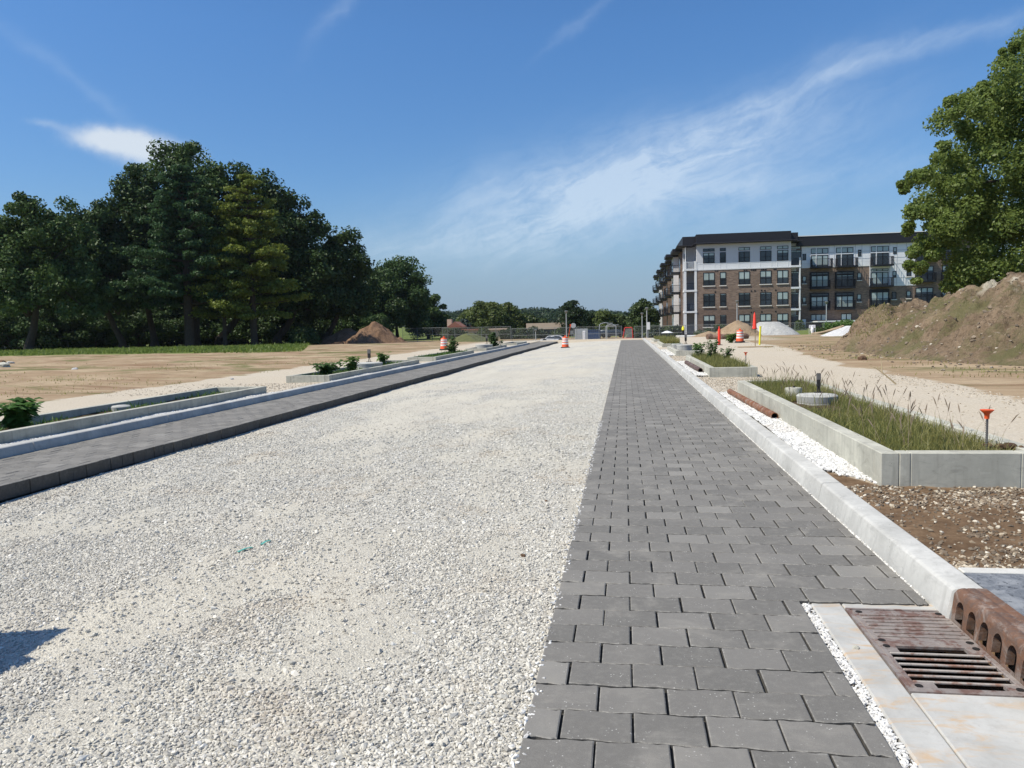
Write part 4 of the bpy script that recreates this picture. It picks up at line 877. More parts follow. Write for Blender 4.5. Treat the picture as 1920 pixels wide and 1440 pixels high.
for i, (px, py, s_) in enumerate(((981, 1050, .02), (1024, 945, .016))):
    x, y = P(px, py, -.05); rock('soil_clod', ('larger dark clod on the gravel beside the paved lane', 'smaller dark clod on the gravel farther up beside the lane')[i], 'clod', x, y, float(gravel_z(np.array([x]), np.array([y]))[0]), s_, M['redsoil'], 70+i)
x, y = P(1602, 1190+48, 0); rock('pebble', 'single brown pebble on the pale drain apron', 'pebble', 1.03, 3.62, -.014, .016, M['planter'], 75)
x, y = P(140, 694, .08); rock('white_stone', 'bright white stone lying alone in the left dirt field', 'stone', x, y, .05, .16, M['whitepile'], 76)
x, y = P(435, 710, .08); rock('white_stone', 'small pale stone at the left path edge', 'stone', x, y, .05, .06, M['whitepile'], 77)
x, y = P(1617, 676, .1); rock('soil_clod', 'large dark clod on the dirt in front of the right mound', 'clod', x, y, .1, .19, M['redsoil'], 78)
x, y = P(1701, 672, .1)
for i, (px, py, s_) in enumerate(((8, 689, .36), (3, 681, .30), (20, 682, .22))):
    x, y = P(px, py, .06); rock('broken_concrete', ('pale rounded concrete chunk at the left frame edge', 'brown rubble lump behind the pale chunk at the left edge', 'small pale rubble piece right of the other rubble')[i], 'rubble', x, y, .05, s_, (M['planter'], M['redsoil'], M['riser'])[i], 80+i, None, (1.4, .8, .5))
# dry twigs before the mound
for ti, (a, b, c) in enumerate( (((1680, 722), (1654, 700), (1652, 674)), ((1654, 700), (1640, 690), (1630, 688)), ((1690, 662), (1676, 650), (1672, 645)), ((1715, 662), (1690, 662), (1678, 664)))):
    pts = []
    for i, q in enumerate((a, b, c)):
        x, y = P(a[0], a[1], .12); X_, Y_, Z_ = D(q[0], q[1], y); pts.append((X_, Y_, max(Z_, .1)+.02))
    tw = MB(); tw.tube(pts, [.018, .014, .006], 5)
    tag(tw.build('dry_branch', M['twig']), ('tallest dry twig standing in front of the right mound', 'low dry twig leaning left beside the tallest twig', 'short dry twig leaning on the foot of the mound', 'pale dry stick lying at the foot of the mound')[ti], 'branch')
# ================================================================== MOUNDS
def heap(name, label, cat, cx, cy, rx, ry, h, material, seed, flat=0., n=60, base=0., rough=.10, skew=0.):
    g_ = np.linspace(-1.15, 1.15, n); U, W_ = np.meshgrid(g_, g_); r_ = np.sqrt((U-skew*.0)**2+W_**2)*(1+(fbm(U*2+seed, W_*2, 4, seed)-.5)*.35)
    z = np.clip(1-r_, 0, 1); z = z/(1-flat) if flat else z; z = np.minimum(z, 1); z = np.where(r_ < .25+flat, z*1., z); z = z-(.06*np.exp(-(r_/.25)**2) if not flat else 0)
    if skew: U = U+skew*z
    X = cx+U*rx; Y = cy+W_*ry; Z = base-.08+z*h+(fbm(X*1.5, Y*1.5, 4, seed+5)-.5)*h*rough*(z > 0)*2*np.clip(z*4, 0, 1); Z = np.where(z <= 0, base-.5, Z)
    i = (np.arange(n-1)[:, None]*n+np.arange(n-1)[None]).ravel()
    return tag(npmesh(name, np.stack([X.ravel(), Y.ravel(), Z.ravel()], 1), np.stack([i, i+1, i+n+1, i+n], 1), material, None, True), label, cat)
def big_mound():
    xs = np.concatenate([np.arange(8.2, 15, .09), np.arange(15, 34, .3)]); ys = np.arange(14, 45, .09); X, Y = np.meshgrid(xs, ys)
    toe = np.interp(Y, [14, 18, 21.7, 24.9, 29.6, 33.7, 38, 40.5, 45], [13.5, 11.6, 10.2, 9.35, 9.1, 9.15, 9.4, 10.6, 14]); toe = toe+(fbm(Y*.6, Y*0, 3, 91)-.5)*.7
    rh = np.interp(Y, [15, 18.5, 21, 24, 26.5, 29, 31, 33, 34.3, 35.2, 36.4, 37.8, 39.4, 41, 45], [0, 1.0, 1.9, 2.5, 2.7, 2.65, 2.45, 2.05, 1.62, 1.60, 1.95, 1.7, .8, .0, 0])
    rw = np.interp(Y, [18, 26, 30, 34, 36, 40], [5, 5, 4.4, 3.2, 2.6, 2.2])
    d = (X-toe)/rw; s_ = np.clip(d, 0, 1); prof = np.where(d > 0, np.sin(s_*math.pi/2)**1.15, 0)
    tail = np.interp(X, [8, 18, 24, 33], [1, 1, .75, .0])
    lump = (fbm(X*.8, Y*.8, 5, 93)-.5)*.9*prof+(fbm(X*2.6, Y*2.6, 4, 95)-.5)*.82*np.clip(prof*3, 0, 1)+np.abs(fbm(X*1.5+7, Y*1.5, 3, 97)-.5)*-.8*np.clip(prof*3, 0, 1)
    Z = .05+rh*prof*tail+lump*np.clip(rh, 0, 1); Z = np.where((d < -.02) | (Z < .05), -.25, Z)
    n, m_ = X.shape; i = (np.arange(n-1)[:, None]*m_+np.arange(m_-1)[None]).ravel()
    o = npmesh('soil_mound', np.stack([X.ravel(), Y.ravel(), Z.ravel()], 1), np.stack([i, i+1, i+m_+1, i+m_], 1), M['mound'], None, True)
    tag(o, 'long brown soil mound patched with green weeds at the right frame edge', 'mound')
    # weed tufts on it
    k = rng.integers(0, X.size, 90000); x, y, z = X.ravel()[k], Y.ravel()[k], Z.ravel()[k]; ok = (z > .2) & (fbm(x*.45+5, y*.36, 5, 99) > .53) & (y < 36.5)
    grass_mesh('mound_weeds', np.stack([x, y, z-.03], 1)[ok], .06, .20, .025, M['grass'], None, .8, 12, 'patchy green weeds growing on the right soil mound', 'weeds', 'stuff')
    kk = rng.integers(0, X.size, 3800); sel = kk[(Z.ravel()[kk] > .15)]; stones('mound_clods', np.stack([X.ravel()[sel], Y.ravel()[sel], Z.ravel()[sel]-.01], 1), .03, .16, M['clod'], .7)
big_mound()
k = spts(900, 7.4, 10.3, 20, 42, ground_z, lambda x, y: sst(x, 7.4, 10)*.6, .01); stones('ground_clods', k, .03, .12, M['clod'], .6)
Y_ = 76.; hx = lambda px: DX(px, Y_, 0.); hzz = lambda px, py, yy=76.: D(px, py, yy)[2]
heap('sand_pile', 'conical sandy brown pile behind the brown log and the right barrel', 'pile', (hx(1343)+hx(1442))/2-.0, Y_+3, (hx(1442)-hx(1343))/2*1.15, 3.4, hzz(1393, 597, 79)+.12, M['sand'], 3)
heap('sand_heap', 'low brown heap left of the sandy pile', 'pile', hx(1325), 74, 2.2, 1.6, .75, M['sand'], 6)
heap('gravel_pile', 'smooth light grey gravel pile with a flat top, right of the sandy pile', 'pile', (hx(1412)+hx(1500))/2, 80., 3.2, 3.2, hzz(1450, 604, 81)+.12, M['greypile'], 9, .28, 60, 0., .02)
heap('white_gravel_pile', 'white gravel heap half hidden behind the left foot of the soil mound', 'pile', DX(1592, 66, .3), 66, 2.6, 2.2, D(1590, 614, 66)[2]+.2, M['whitepile'], 12, .1, 50, 0., .05)
zr = D(700, 602, 126)[2]
heap('soil_pile', 'dark reddish-brown soil pile under the trees at the far left of the field', 'pile', DX(703, 112, 0), 112, 4.7, 4.2, D(700, 604, 112)[2]+.75, M['redsoil'], 15, .05, 60, -.6, .14)
heap('soil_pile', 'lower shaded tail of soil left of the reddish-brown pile under the trees', 'pile', DX(652, 118, 0), 118, 5.6, 4.0, 2.3, M['redsoil'], 17, .1, 60, -.55, .14)
heap('grassy_pile', 'low grassy brown heap before the tan wall, left of the distant car', 'pile', DX(880, 118, 0), 118, 4.2, 2.5, 1.4, M['grassheap'], 18, .1, 40, -.7)
# brown silt log
lg = MB(); xa, xb = DX(1326, 62, .3), DX(1403, 62, .3); q = [(xa+(xb-xa)*i/14, 62+.1*math.sin(i), .28+.05*math.sin(i*2.1)) for i in range(15)]; lg.tube(q, [.24+.04*math.sin(i*1.7) for i in range(15)], 12)
tag(lg.build('silt_log', M['hood'], None, True), 'long rust-brown silt log lying before the sandy pile', 'log')
# timbers and bag
for i, (px, py, l) in enumerate(((1553, 621, 3.2), (1560, 617, 3.6), (1550, 625, 2.6))):
    x, y, z = D(px, py, 75); m = MB(); m.tube([(x-1.2, 75+i*.3, max(z-.5, .1)), (x+1.2, 75.4+i*.3, z+.25)], [.13, .10], 8); tag(m.build('felled_log', M['wood']), ('middle pale felled log beside the white gravel heap', 'topmost felled log beside the white gravel heap', 'lowest felled log beside the white gravel heap')[i], 'log')
x, y, z = D(1523, 622, 78); m = MB(); m.lathe([(.13, -.3), (.13, -.1), (.17, .1), (.15, .28), (.08, .38), (.10, .46), (.03, .55)], (x, y, z+.05), 10); tag(m.build('white_sack', M['wht'], None, True), 'small upright white sack before the fence, right of the grey pile', 'sack')
x, y, z = D(1523, 612, 79); m = MB(); m.box(x-.3, x+.3, y, y+.02, z-.15, z+.15); m.box(x-.3, x-.27, y+.02, y+.05, z-1.2, z+.1); m.box(x+.27, x+.3, y+.02, y+.05, z-1.2, z+.1); tag(m.build('small_sign', M['wht']), 'small white rectangular sign on two legs near the entrance canopy', 'sign')
# ================================================================== TREES
def leaf_cloud(C, Rr, per, size, seed, flat=.8, spread=.55, shell=.35):
    r_ = np.random.default_rng(seed); C = np.repeat(C, per, 0); Rq = np.repeat(Rr, per); n = len(C)
    d = r_.normal(size=(n, 3)); d /= np.linalg.norm(d, axis=1)[:, None]; u = r_.random(n)**shell
    p = C+d*(Rq*u)[:, None]*np.array([1, 1, flat]); nr = d*spread+r_.normal(size=(n, 3))*.5+np.array([0, 0, .25]); nr /= np.linalg.norm(nr, axis=1)[:, None]
    a = np.cross(nr, r_.normal(size=(n, 3))); a /= np.linalg.norm(a, axis=1)[:, None]; b = np.cross(nr, a); s_ = size*r_.uniform(.55, 1.35, n)[:, None]
    V = np.stack([p+a*s_, p+b*s_*.62, p-a*s_*.9, p-b*s_*.62], 1).reshape(-1, 3); return V, (np.arange(n)[:, None]*4+np.arange(4)[None])
def crown_lobes(cx, cy, zl, zt, rx, ry, n, lr, seed, inner=.35, bottom=-.55):
    r_ = np.random.default_rng(seed); zc = zl+(zt-zl)*.42; C = []; Rr = []
    while len(C) < n:
        d = r_.normal(size=3); d /= np.linalg.norm(d)
        if d[2] < bottom: continue
        rz = (zt-zc) if d[2] > 0 else (zc-zl); k = r_.uniform(.70, .95) if r_.random() > inner else r_.uniform(.25, .7)
        k *= .82+.36*float(vnoise(math.atan2(d[1], d[0])*2.2+9, d[2]*3.+seed, seed)); r2 = lr*r_.uniform(.6, 1.35)
        C.append((cx+d[0]*k*(rx-r2*.5), cy+d[1]*k*(ry-r2*.5), zc+d[2]*k*(rz-r2*.4))); Rr.append(r2)
    return np.array(C), np.array(Rr)
def tree(name, label, x, y, z0, zl, zt, rx, ry, nl, lr, per, ls, material, seed, group=None, trunk=.45, cx=None, inner=.35, flat=.75, bottom=-.55, cat='tree', lean=0.):
    t = thing(name, label, cat, (x, y, z0), 0, group); cx = x if cx is None else cx
    C, Rr = crown_lobes(cx, y, zl, zt, rx, ry, nl, lr, seed, inner, bottom)
    V, Q = leaf_cloud(C, Rr, per, ls, seed+1, flat); npmesh('crown', V, Q, material, t)
    m = MB(); fork = Vector((x+(cx-x)*.6+lean, y, zl+(zt-zl)*.22)); top = Vector((cx, y, zl+(zt-zl)*.7))
    m.tube([(x, y, z0-.3), (x+.02, y, z0+.6), ((x+fork.x)/2, y+.1, (z0+fork.z)/2), fork, top], [trunk*1.5, trunk*1.05, trunk*.85, trunk*.7, trunk*.2], 9)
    r_ = random.Random(seed); ids = sorted(range(len(C)), key=lambda i: C[i][2]+r_.uniform(-2, 2))
    for i in ids[::max(1, len(ids)//22)]:
        c = Vector(C[i]); f = r_.uniform(.1, .75); p0 = Vector((x, y, z0+(fork.z-z0)*.7)).lerp(top, f*.7); mid = p0.lerp(c, .5)+Vector((r_.uniform(-.4, .4), r_.uniform(-.4, .4), (c-p0).length*.10)); m.tube([p0, mid, c], [trunk*.34, trunk*.2, trunk*.06], 6, False)
    m.build('trunk', M['bark'], t); return t
def pine(name, label, x, y, z0, zt, rad, nlay, per, ls, material, seed, group=None, zl=3., trunk=.3):
    t = thing(name, label, 'tree', (x, y, z0), 0, group); r_ = random.Random(seed); C = []; Rr = []; m = MB()
    m.tube([(x, y, z0-.3), (x+.1, y, z0+(zt-z0)*.5), (x, y, zt-.3)], [trunk*1.2, trunk*.75, trunk*.12], 9)
    for i in range(nlay):
        f = i/(nlay-1); zz = z0+zl+(zt-z0-zl)*f**.9; rr = rad*(1-f)**.62*r_.uniform(.75, 1.1)+.5; nb = 7 if f < .8 else 5
        for k in range(nb):
            a = r_.uniform(0, 6.283); L = rr*r_.uniform(.55, 1.12); ex, ey = x+math.cos(a)*L, y+math.sin(a)*L; ez = zz+L*r_.uniform(-.10, .22)
            m.tube([(x, y, zz), ((x+ex)/2, (y+ey)/2, zz+L*.02), (ex, ey, ez)], [trunk*.22, trunk*.14, .03], 5, False)
            for q in np.linspace(.35, 1, max(2, int(L/1.0))): C.append((x+(ex-x)*q+r_.uniform(-.4, .4), y+(ey-y)*q+r_.uniform(-.4, .4), zz+(ez-zz)*q+r_.uniform(0, .3))); Rr.append(.55+.55*q*L/rad+r_.uniform(0, .35))
    V, Q = leaf_cloud(np.array(C), np.array(Rr), per, ls, seed+1, .42, .35, .5); npmesh('crown', V, Q, material, t); m.build('trunk', M['bark'], t); return t
def tpx(px, ytop, Y): x, y, z = D(px, ytop, Y); return x, z
GL = 'old trees at the left edge of the site'
def bigtree(nm, lb, px, yt, hw, Y, zl, nl, lr, per, ls, mt, seed, base=-.3, trunk=.5, bpx=None, ry=None, **kw):
    x, zt = tpx(px, yt, Y); k = F/(Y/math.cos(math.atan2(px-960, F)-.0)*1.0); depth = (np.array([x, Y, 0])@fw); rx = hw*depth/F
    rx *= 1.22; bx = x if bpx is None else DX(bpx, Y, 0); return tree(nm, lb, bx, Y, base, zl, zt, rx, ry or rx*.85, int(nl*1.15), lr, per, ls, mt, seed, GL, trunk, cx=x, **kw)
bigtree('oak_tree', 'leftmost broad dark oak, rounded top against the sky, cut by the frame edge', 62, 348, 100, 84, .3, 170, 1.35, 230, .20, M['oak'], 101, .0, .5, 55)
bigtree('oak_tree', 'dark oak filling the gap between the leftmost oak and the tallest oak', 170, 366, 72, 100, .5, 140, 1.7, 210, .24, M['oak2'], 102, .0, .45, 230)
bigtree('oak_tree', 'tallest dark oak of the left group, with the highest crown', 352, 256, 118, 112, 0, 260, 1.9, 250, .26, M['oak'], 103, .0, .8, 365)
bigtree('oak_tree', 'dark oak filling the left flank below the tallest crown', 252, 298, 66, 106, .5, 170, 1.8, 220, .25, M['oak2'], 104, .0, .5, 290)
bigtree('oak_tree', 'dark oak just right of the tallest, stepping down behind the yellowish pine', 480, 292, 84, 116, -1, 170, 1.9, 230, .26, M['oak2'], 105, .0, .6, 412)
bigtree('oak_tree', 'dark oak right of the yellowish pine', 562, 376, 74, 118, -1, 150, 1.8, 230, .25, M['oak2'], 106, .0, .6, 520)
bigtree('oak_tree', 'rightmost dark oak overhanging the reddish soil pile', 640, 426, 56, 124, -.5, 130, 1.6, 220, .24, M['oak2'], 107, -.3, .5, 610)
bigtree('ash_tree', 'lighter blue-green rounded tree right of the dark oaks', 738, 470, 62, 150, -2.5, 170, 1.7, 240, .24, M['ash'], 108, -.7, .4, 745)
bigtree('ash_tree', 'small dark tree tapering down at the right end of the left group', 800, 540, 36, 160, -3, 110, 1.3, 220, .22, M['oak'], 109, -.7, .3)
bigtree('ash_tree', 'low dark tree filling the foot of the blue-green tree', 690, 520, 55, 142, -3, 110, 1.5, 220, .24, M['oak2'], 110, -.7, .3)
x, z = tpx(338, 318, 96); pine('pine_tree', 'tall dark green pine in front of the tallest oak', x, 96, .0, z, 7.2, 22, 110, .20, M['pine'], 120, GL, 5.5, .55)
x, z = tpx(462, 335, 100); pine('pine_tree', 'yellowish-green pine standing out before the dark oaks', x, 100, .0, z, 6.9, 18, 105, .20, M['pine2'], 121, GL, 4.0, .40)
x, z = tpx(412, 445, 98); pine('pine_tree', 'smaller yellowish pine left of the taller yellowish one', x, 98, .0, z, 4.2, 12, 100, .18, M['pine2'], 122, GL, 3.6, .25)
# second row closing the wood, one crown each
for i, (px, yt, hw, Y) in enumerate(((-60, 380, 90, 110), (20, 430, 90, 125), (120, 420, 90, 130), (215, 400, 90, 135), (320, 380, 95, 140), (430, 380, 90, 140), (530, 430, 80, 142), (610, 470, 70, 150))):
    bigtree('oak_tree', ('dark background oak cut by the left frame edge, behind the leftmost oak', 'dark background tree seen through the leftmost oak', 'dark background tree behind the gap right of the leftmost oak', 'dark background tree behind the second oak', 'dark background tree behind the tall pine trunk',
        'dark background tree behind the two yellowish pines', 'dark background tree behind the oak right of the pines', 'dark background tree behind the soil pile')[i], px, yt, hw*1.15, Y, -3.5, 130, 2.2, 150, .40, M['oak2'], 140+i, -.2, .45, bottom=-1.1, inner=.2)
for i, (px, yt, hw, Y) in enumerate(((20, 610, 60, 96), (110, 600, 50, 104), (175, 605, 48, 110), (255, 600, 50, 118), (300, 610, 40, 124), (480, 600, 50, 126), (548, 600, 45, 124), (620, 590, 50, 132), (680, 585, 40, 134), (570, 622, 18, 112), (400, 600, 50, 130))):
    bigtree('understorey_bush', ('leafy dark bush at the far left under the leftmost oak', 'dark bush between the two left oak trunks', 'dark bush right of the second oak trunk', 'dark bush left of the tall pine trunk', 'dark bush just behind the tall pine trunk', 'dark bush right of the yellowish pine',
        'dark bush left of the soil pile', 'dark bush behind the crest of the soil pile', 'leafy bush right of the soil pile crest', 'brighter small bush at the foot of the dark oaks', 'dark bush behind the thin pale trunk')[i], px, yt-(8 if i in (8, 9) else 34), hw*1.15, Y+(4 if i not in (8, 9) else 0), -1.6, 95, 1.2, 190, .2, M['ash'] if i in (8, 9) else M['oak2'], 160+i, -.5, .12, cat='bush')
for i, (px, Y, r_) in enumerate(((55, 78, .33), (40, 80, .22), (365, 117, .8), (411, 110, .22), (424, 108, .42), (436, 110, .45), (230, 104, .35))):
    pass
# right tree beyond the mound
x, zt = tpx(2080, 10, 46); t = tree('maple_tree', 'large bright green leafy tree leaning in from the right edge above the mound', x, 46, 0, 2.0, zt, 9.0, 9, 0 or 330, 1.05, 470, .092, M['maple'], 200, None, .5, inner=.3, flat=.8, bottom=-.75)
# lower-left boughs reaching over the building front
C = []; Rr = []
r_ = random.Random(4)
for (px, py, rr) in ((1722, 335, 26), (1745, 330, 24), (1700, 352, 14), (1760, 300, 22), (1790, 215, 20), (1782, 190, 14), (1800, 245, 22), (1770, 350, 28), (1715, 400, 22), (1735, 390, 24), (1705, 430, 16), (1712, 470, 18), (1735, 455, 24), (1700, 500, 14), (1722, 505, 18), (1718, 525, 10), (1745, 480, 20), (1750, 425, 26), (1765, 395, 26), (1790, 520, 22), (1775, 540, 18), (1810, 530, 22), (1790, 300, 26), (1820, 200, 26), (1885, 110, 18), (1895, 150, 16), (1868, 175, 20), (1840, 165, 16), (1780, 450, 24), (1690, 345, 8), (1878, 95, 9), (1905, 90, 14), (1762, 470, 20), (1830, 480, 24), (1770, 270, 14), (1830, 545, 22), (1860, 540, 22)):
    for q in range(4):
        Y = r_.uniform(42, 47); x_, y_, z_ = D(px+r_.uniform(-.4, .4)*rr, py+r_.uniform(-.4, .4)*rr, Y); C.append((x_, y_, z_)); Rr.append(rr*.62*Y/F*1.05)
for q in range(225):
    py = r_.uniform(60, 575); px = r_.uniform(float(np.interp(py, [50, 110, 180, 260, 340, 400, 470, 520, 575], [1900, 1860, 1815, 1790, 1735, 1745, 1750, 1760, 1800]))+20, 2010)
    if r_.random() < .3: px, py = r_.uniform(1800, 2000), r_.uniform(470, 575)
    Y = r_.uniform(41, 50); x_, y_, z_ = D(px, py, Y); C.append((x_, y_, z_)); Rr.append(r_.uniform(.45, .95))
V, Q = leaf_cloud(np.array(C), np.array(Rr), 220, .092, 77, .8); npmesh('bough', V, Q, M['maple'], t)
# distant trees
def mid(nm, lb, px, yt, hw, Y, mt, seed, nl=60, per=160, lr=1.2, ls=.28, zl=-.4, grp=None, cat='tree', base=-.7):
    x, zt = tpx(px, yt, Y); rx = hw*1.3*(np.array([x, Y, 0])@fw)/F; zl = min(zl, -1.5) if cat == 'tree' else zl-.6; return tree(nm, lb, x, Y, base, zl, zt, rx, rx*.8, int(nl*1.4), lr, per, ls, mt, seed, grp, .3, inner=.3, bottom=-.8, cat=cat)
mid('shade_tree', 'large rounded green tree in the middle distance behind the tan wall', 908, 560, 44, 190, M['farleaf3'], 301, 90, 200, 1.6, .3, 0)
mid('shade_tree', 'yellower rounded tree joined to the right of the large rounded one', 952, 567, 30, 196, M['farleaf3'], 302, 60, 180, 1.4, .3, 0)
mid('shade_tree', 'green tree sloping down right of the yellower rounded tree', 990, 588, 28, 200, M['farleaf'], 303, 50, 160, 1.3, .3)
mid('blue_spruce', 'small dark blue-green spruce behind the brick gable', 867, 595, 14, 150, M['spruce'], 304, 40, 150, .7, .18)
x, z = tpx(1072, 568, 150); pine('conifer', 'tall narrow dark tree rising beside the tall lamp post', x, 150, -.7, z, 2.6, 12, 60, .2, M['farleaf2'], 305, None, 1.)
mid('shade_tree', 'dark tree right of the narrow dark tree', 1090, 578, 20, 160, M['farleaf2'], 306, 50, 150, 1.1, .25)
mid('shade_tree', 'rounded olive tree in the centre distance', 1128, 577, 26, 185, M['farleaf3'], 307, 60, 160, 1.4, .28)
mid('shade_tree', 'lower olive tree right of the rounded olive tree', 1158, 586, 18, 190, M['farleaf'], 308, 40, 160, 1.2, .28)
mid('shade_tree', 'ragged dark tree touching the left end of the apartment building', 1206, 563, 24, 170, M['farleaf'], 309, 70, 170, 1.2, .26)
for i, (px, yt, hw) in enumerate(((838, 612, 12), (855, 614, 16), (906, 612, 12), (952, 613, 14), (975, 612, 14), (1005, 610, 18), (1045, 612, 12), (1100, 613, 14), (1190, 606, 14), (1228, 606, 16), (1252, 606, 14), (1270, 610, 12))):
    mid('roadside_bush', ('dark bush at the left foot of the brick gable', 'rounded dark bush covering the gable front', 'bush before the left end of the tan wall', 'bush between the two tan wall stretches', 'small bush right of the tan walls', 'broad bush left of the pale shop front', 'bush right of the pale shop front',
        'bush left of the cobra-head lamps', 'bush behind the red gate', 'bush left of the building side wing', 'bush before the side wing balconies', 'bush at the corner column of the building')[i], px, yt, hw, 132 if px < 1180 else 112, M['farleaf2'] if i % 2 else M['farleaf'], 320+i, 22, 110, .7, .16, -.7, 'bushes along the far fence', 'bush')
for i, (px, yt, hw, Y) in enumerate(((1352, 606, 10, 112), (1500, 598, 8, 114), (1560, 600, 22, 100), (1590, 597, 20, 102), (1640, 590, 12, 110), (1622, 608, 14, 95), (1540, 612, 14, 96), (1420, 614, 16, 112), (1320, 616, 16, 112))):
    mid('planting_shrub', ('slim shrub between two ground-floor windows', 'slim young shrub by the corner column of the wing', 'broad green shrub before the entrance canopy', 'bright green shrub right of the canopy', 'shrub behind the soil mound toe', 'low grassy shrub left of the soil mound',
        'low shrub by the white sack', 'low shrub behind the grey pile', 'low shrub at the left corner of the wing')[i], px, yt, hw, Y, M['weed'] if i in (2, 3, 5) else M['farleaf'], 340+i, 18, 110, .55, .12, -.3, None, 'shrub', -.3)
# wooded hills
def hills():
    r_ = np.random.default_rng(9); C = []; Rr = []
    for k in range(1500):
        px = r_.uniform(780, 1320); Y = r_.uniform(430, 640); yt = np.interp(px, [780, 850, 900, 1000, 1050, 1100, 1160, 1220, 1320], [588, 583, 582, 579, 579, 583, 587, 590, 588])
        x, y, z = D(px, yt, 640.); zz = np.interp(Y, [430, 640], [4.0, z-2.2])+r_.uniform(-1.6, 1.2); C.append((x*Y/640, Y, zz)); Rr.append(r_.uniform(2.6, 4.8))
    V, Q = leaf_cloud(np.array(C), np.array(Rr), 60, .95, 5, .8, .8, .3); tag(npmesh('forest', V, Q, M['farleaf2']), 'continuous wooded ridge on the horizon', 'forest', None, 'stuff')
    xs = np.linspace(-260, 190, 60); ys = np.linspace(380, 700, 30); X, Y = np.meshgrid(xs, ys); Z = -3+9.5*sst(Y, 380, 640)+fbm(X*.02, Y*.02, 3, 2)*2
    n, m_ = X.shape; i = (np.arange(n-1)[:, None]*m_+np.arange(m_-1)[None]).ravel(); tag(npmesh('hillside', np.stack([X.ravel(), Y.ravel(), Z.ravel()], 1), np.stack([i, i+1, i+m_+1, i+m_], 1), M['hill'], None, True), kind='structure')
M['hill'] = simple('dark_hill_ground', (.03, .045, .02), .95)
hills()
# lawn blades along the left lawn edge
n = 60000; x = rng.uniform(-75, -22, n); y = rng.uniform(49, 104, n)
ok = (y > 51+(-24-x)*.18+(fbm(x*.4, y*.4, 3, 3)-.5)*4) & (x < -22-(y-50)*.40)
grass_mesh('lawn', np.stack([x, y, ground_z(x, y)-.02], 1)[ok], .12, .34, .09, M['lawn'], None, .8, 40, 'strip of rough green lawn below the left trees', 'grass', 'stuff')
n = 5000; x = rng.uniform(-30, -12.5, n); y = rng.uniform(12, 40, n); ok = fbm(x*.28, y*.5, 4, 77) > .60
grass_mesh('field_weeds', np.stack([x, y, ground_z(x, y)], 1)[ok], .03, .10, .02, M['grass'], None, .8, 41, 'scattered low weeds on the left dirt field', 'weeds', 'stuff')
n = 4500; x = rng.uniform(5.5, 12, n); y = rng.uniform(18, 60, n); ok = (fbm(x*.4, y*.5, 4, 78) > .58) & (x > 6.8)
grass_mesh('field_weeds', np.stack([x, y, ground_z(x, y)], 1)[ok], .03, .12, .02, M['grass'], None, .8, 42, 'scattered low weeds on the dirt before the right mound', 'weeds', 'stuff')
# ================================================================== APARTMENT BUILDING
YF = 122.; YL = 125.
B = thing('apartment_building', 'four-storey apartment building of brown brick and white panels with dark flat roof and balconies', 'building', (11.5, YF, -.3))
def wpt(cx, cy): x, y, z = D(1220+cx/6.4, 420+cy/6.4, YF); return x, z
zrow = lambda cy: D(1220+700/6.4, 420+cy/6.4, YF)[2]
wx = lambda cx: DX(1220+cx/6.4, YF, 7.)
zr_par, zr_soff, zr_eave, zr_wtop = zrow(122), zrow(232), zrow(272), zrow(275)
z4b = zrow(545); xL, xR = wx(555), wx(1685); xcl, xcr = wx(400), wx(1798)
def bbox(nm, x0, x1, y0, y1, z0, z1, mt, bv=0): m = MB(); m.box(x0, x1, y0, y1, z0, z1, 0, bv); return m.build(nm, mt, B)
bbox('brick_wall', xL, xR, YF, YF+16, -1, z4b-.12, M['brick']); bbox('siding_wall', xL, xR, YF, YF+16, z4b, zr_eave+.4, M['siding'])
bbox('trim_band', xL-.02, xR+.02, YF-.05, YF+.1, z4b-.12, z4b+.06, M['trim'])
# panels under the fourth-floor windows
m = MB()
for cx in (560, 632, 770, 832, 905, 1055, 1192, 1312, 1450, 1517, 1650): m.box(wx(cx)-.05, wx(cx)+.05, YF-.03, YF-.001, z4b+.06, zrow(478))
m.box(xL, xR, YF-.035, YF-.001, zrow(482), zrow(474)); m.build('panel_battens', M['trim'], B)
bbox('white_panel', xL+.02, xR-.02, YF-.012, YF, z4b+.06, zrow(480), M['panel'])
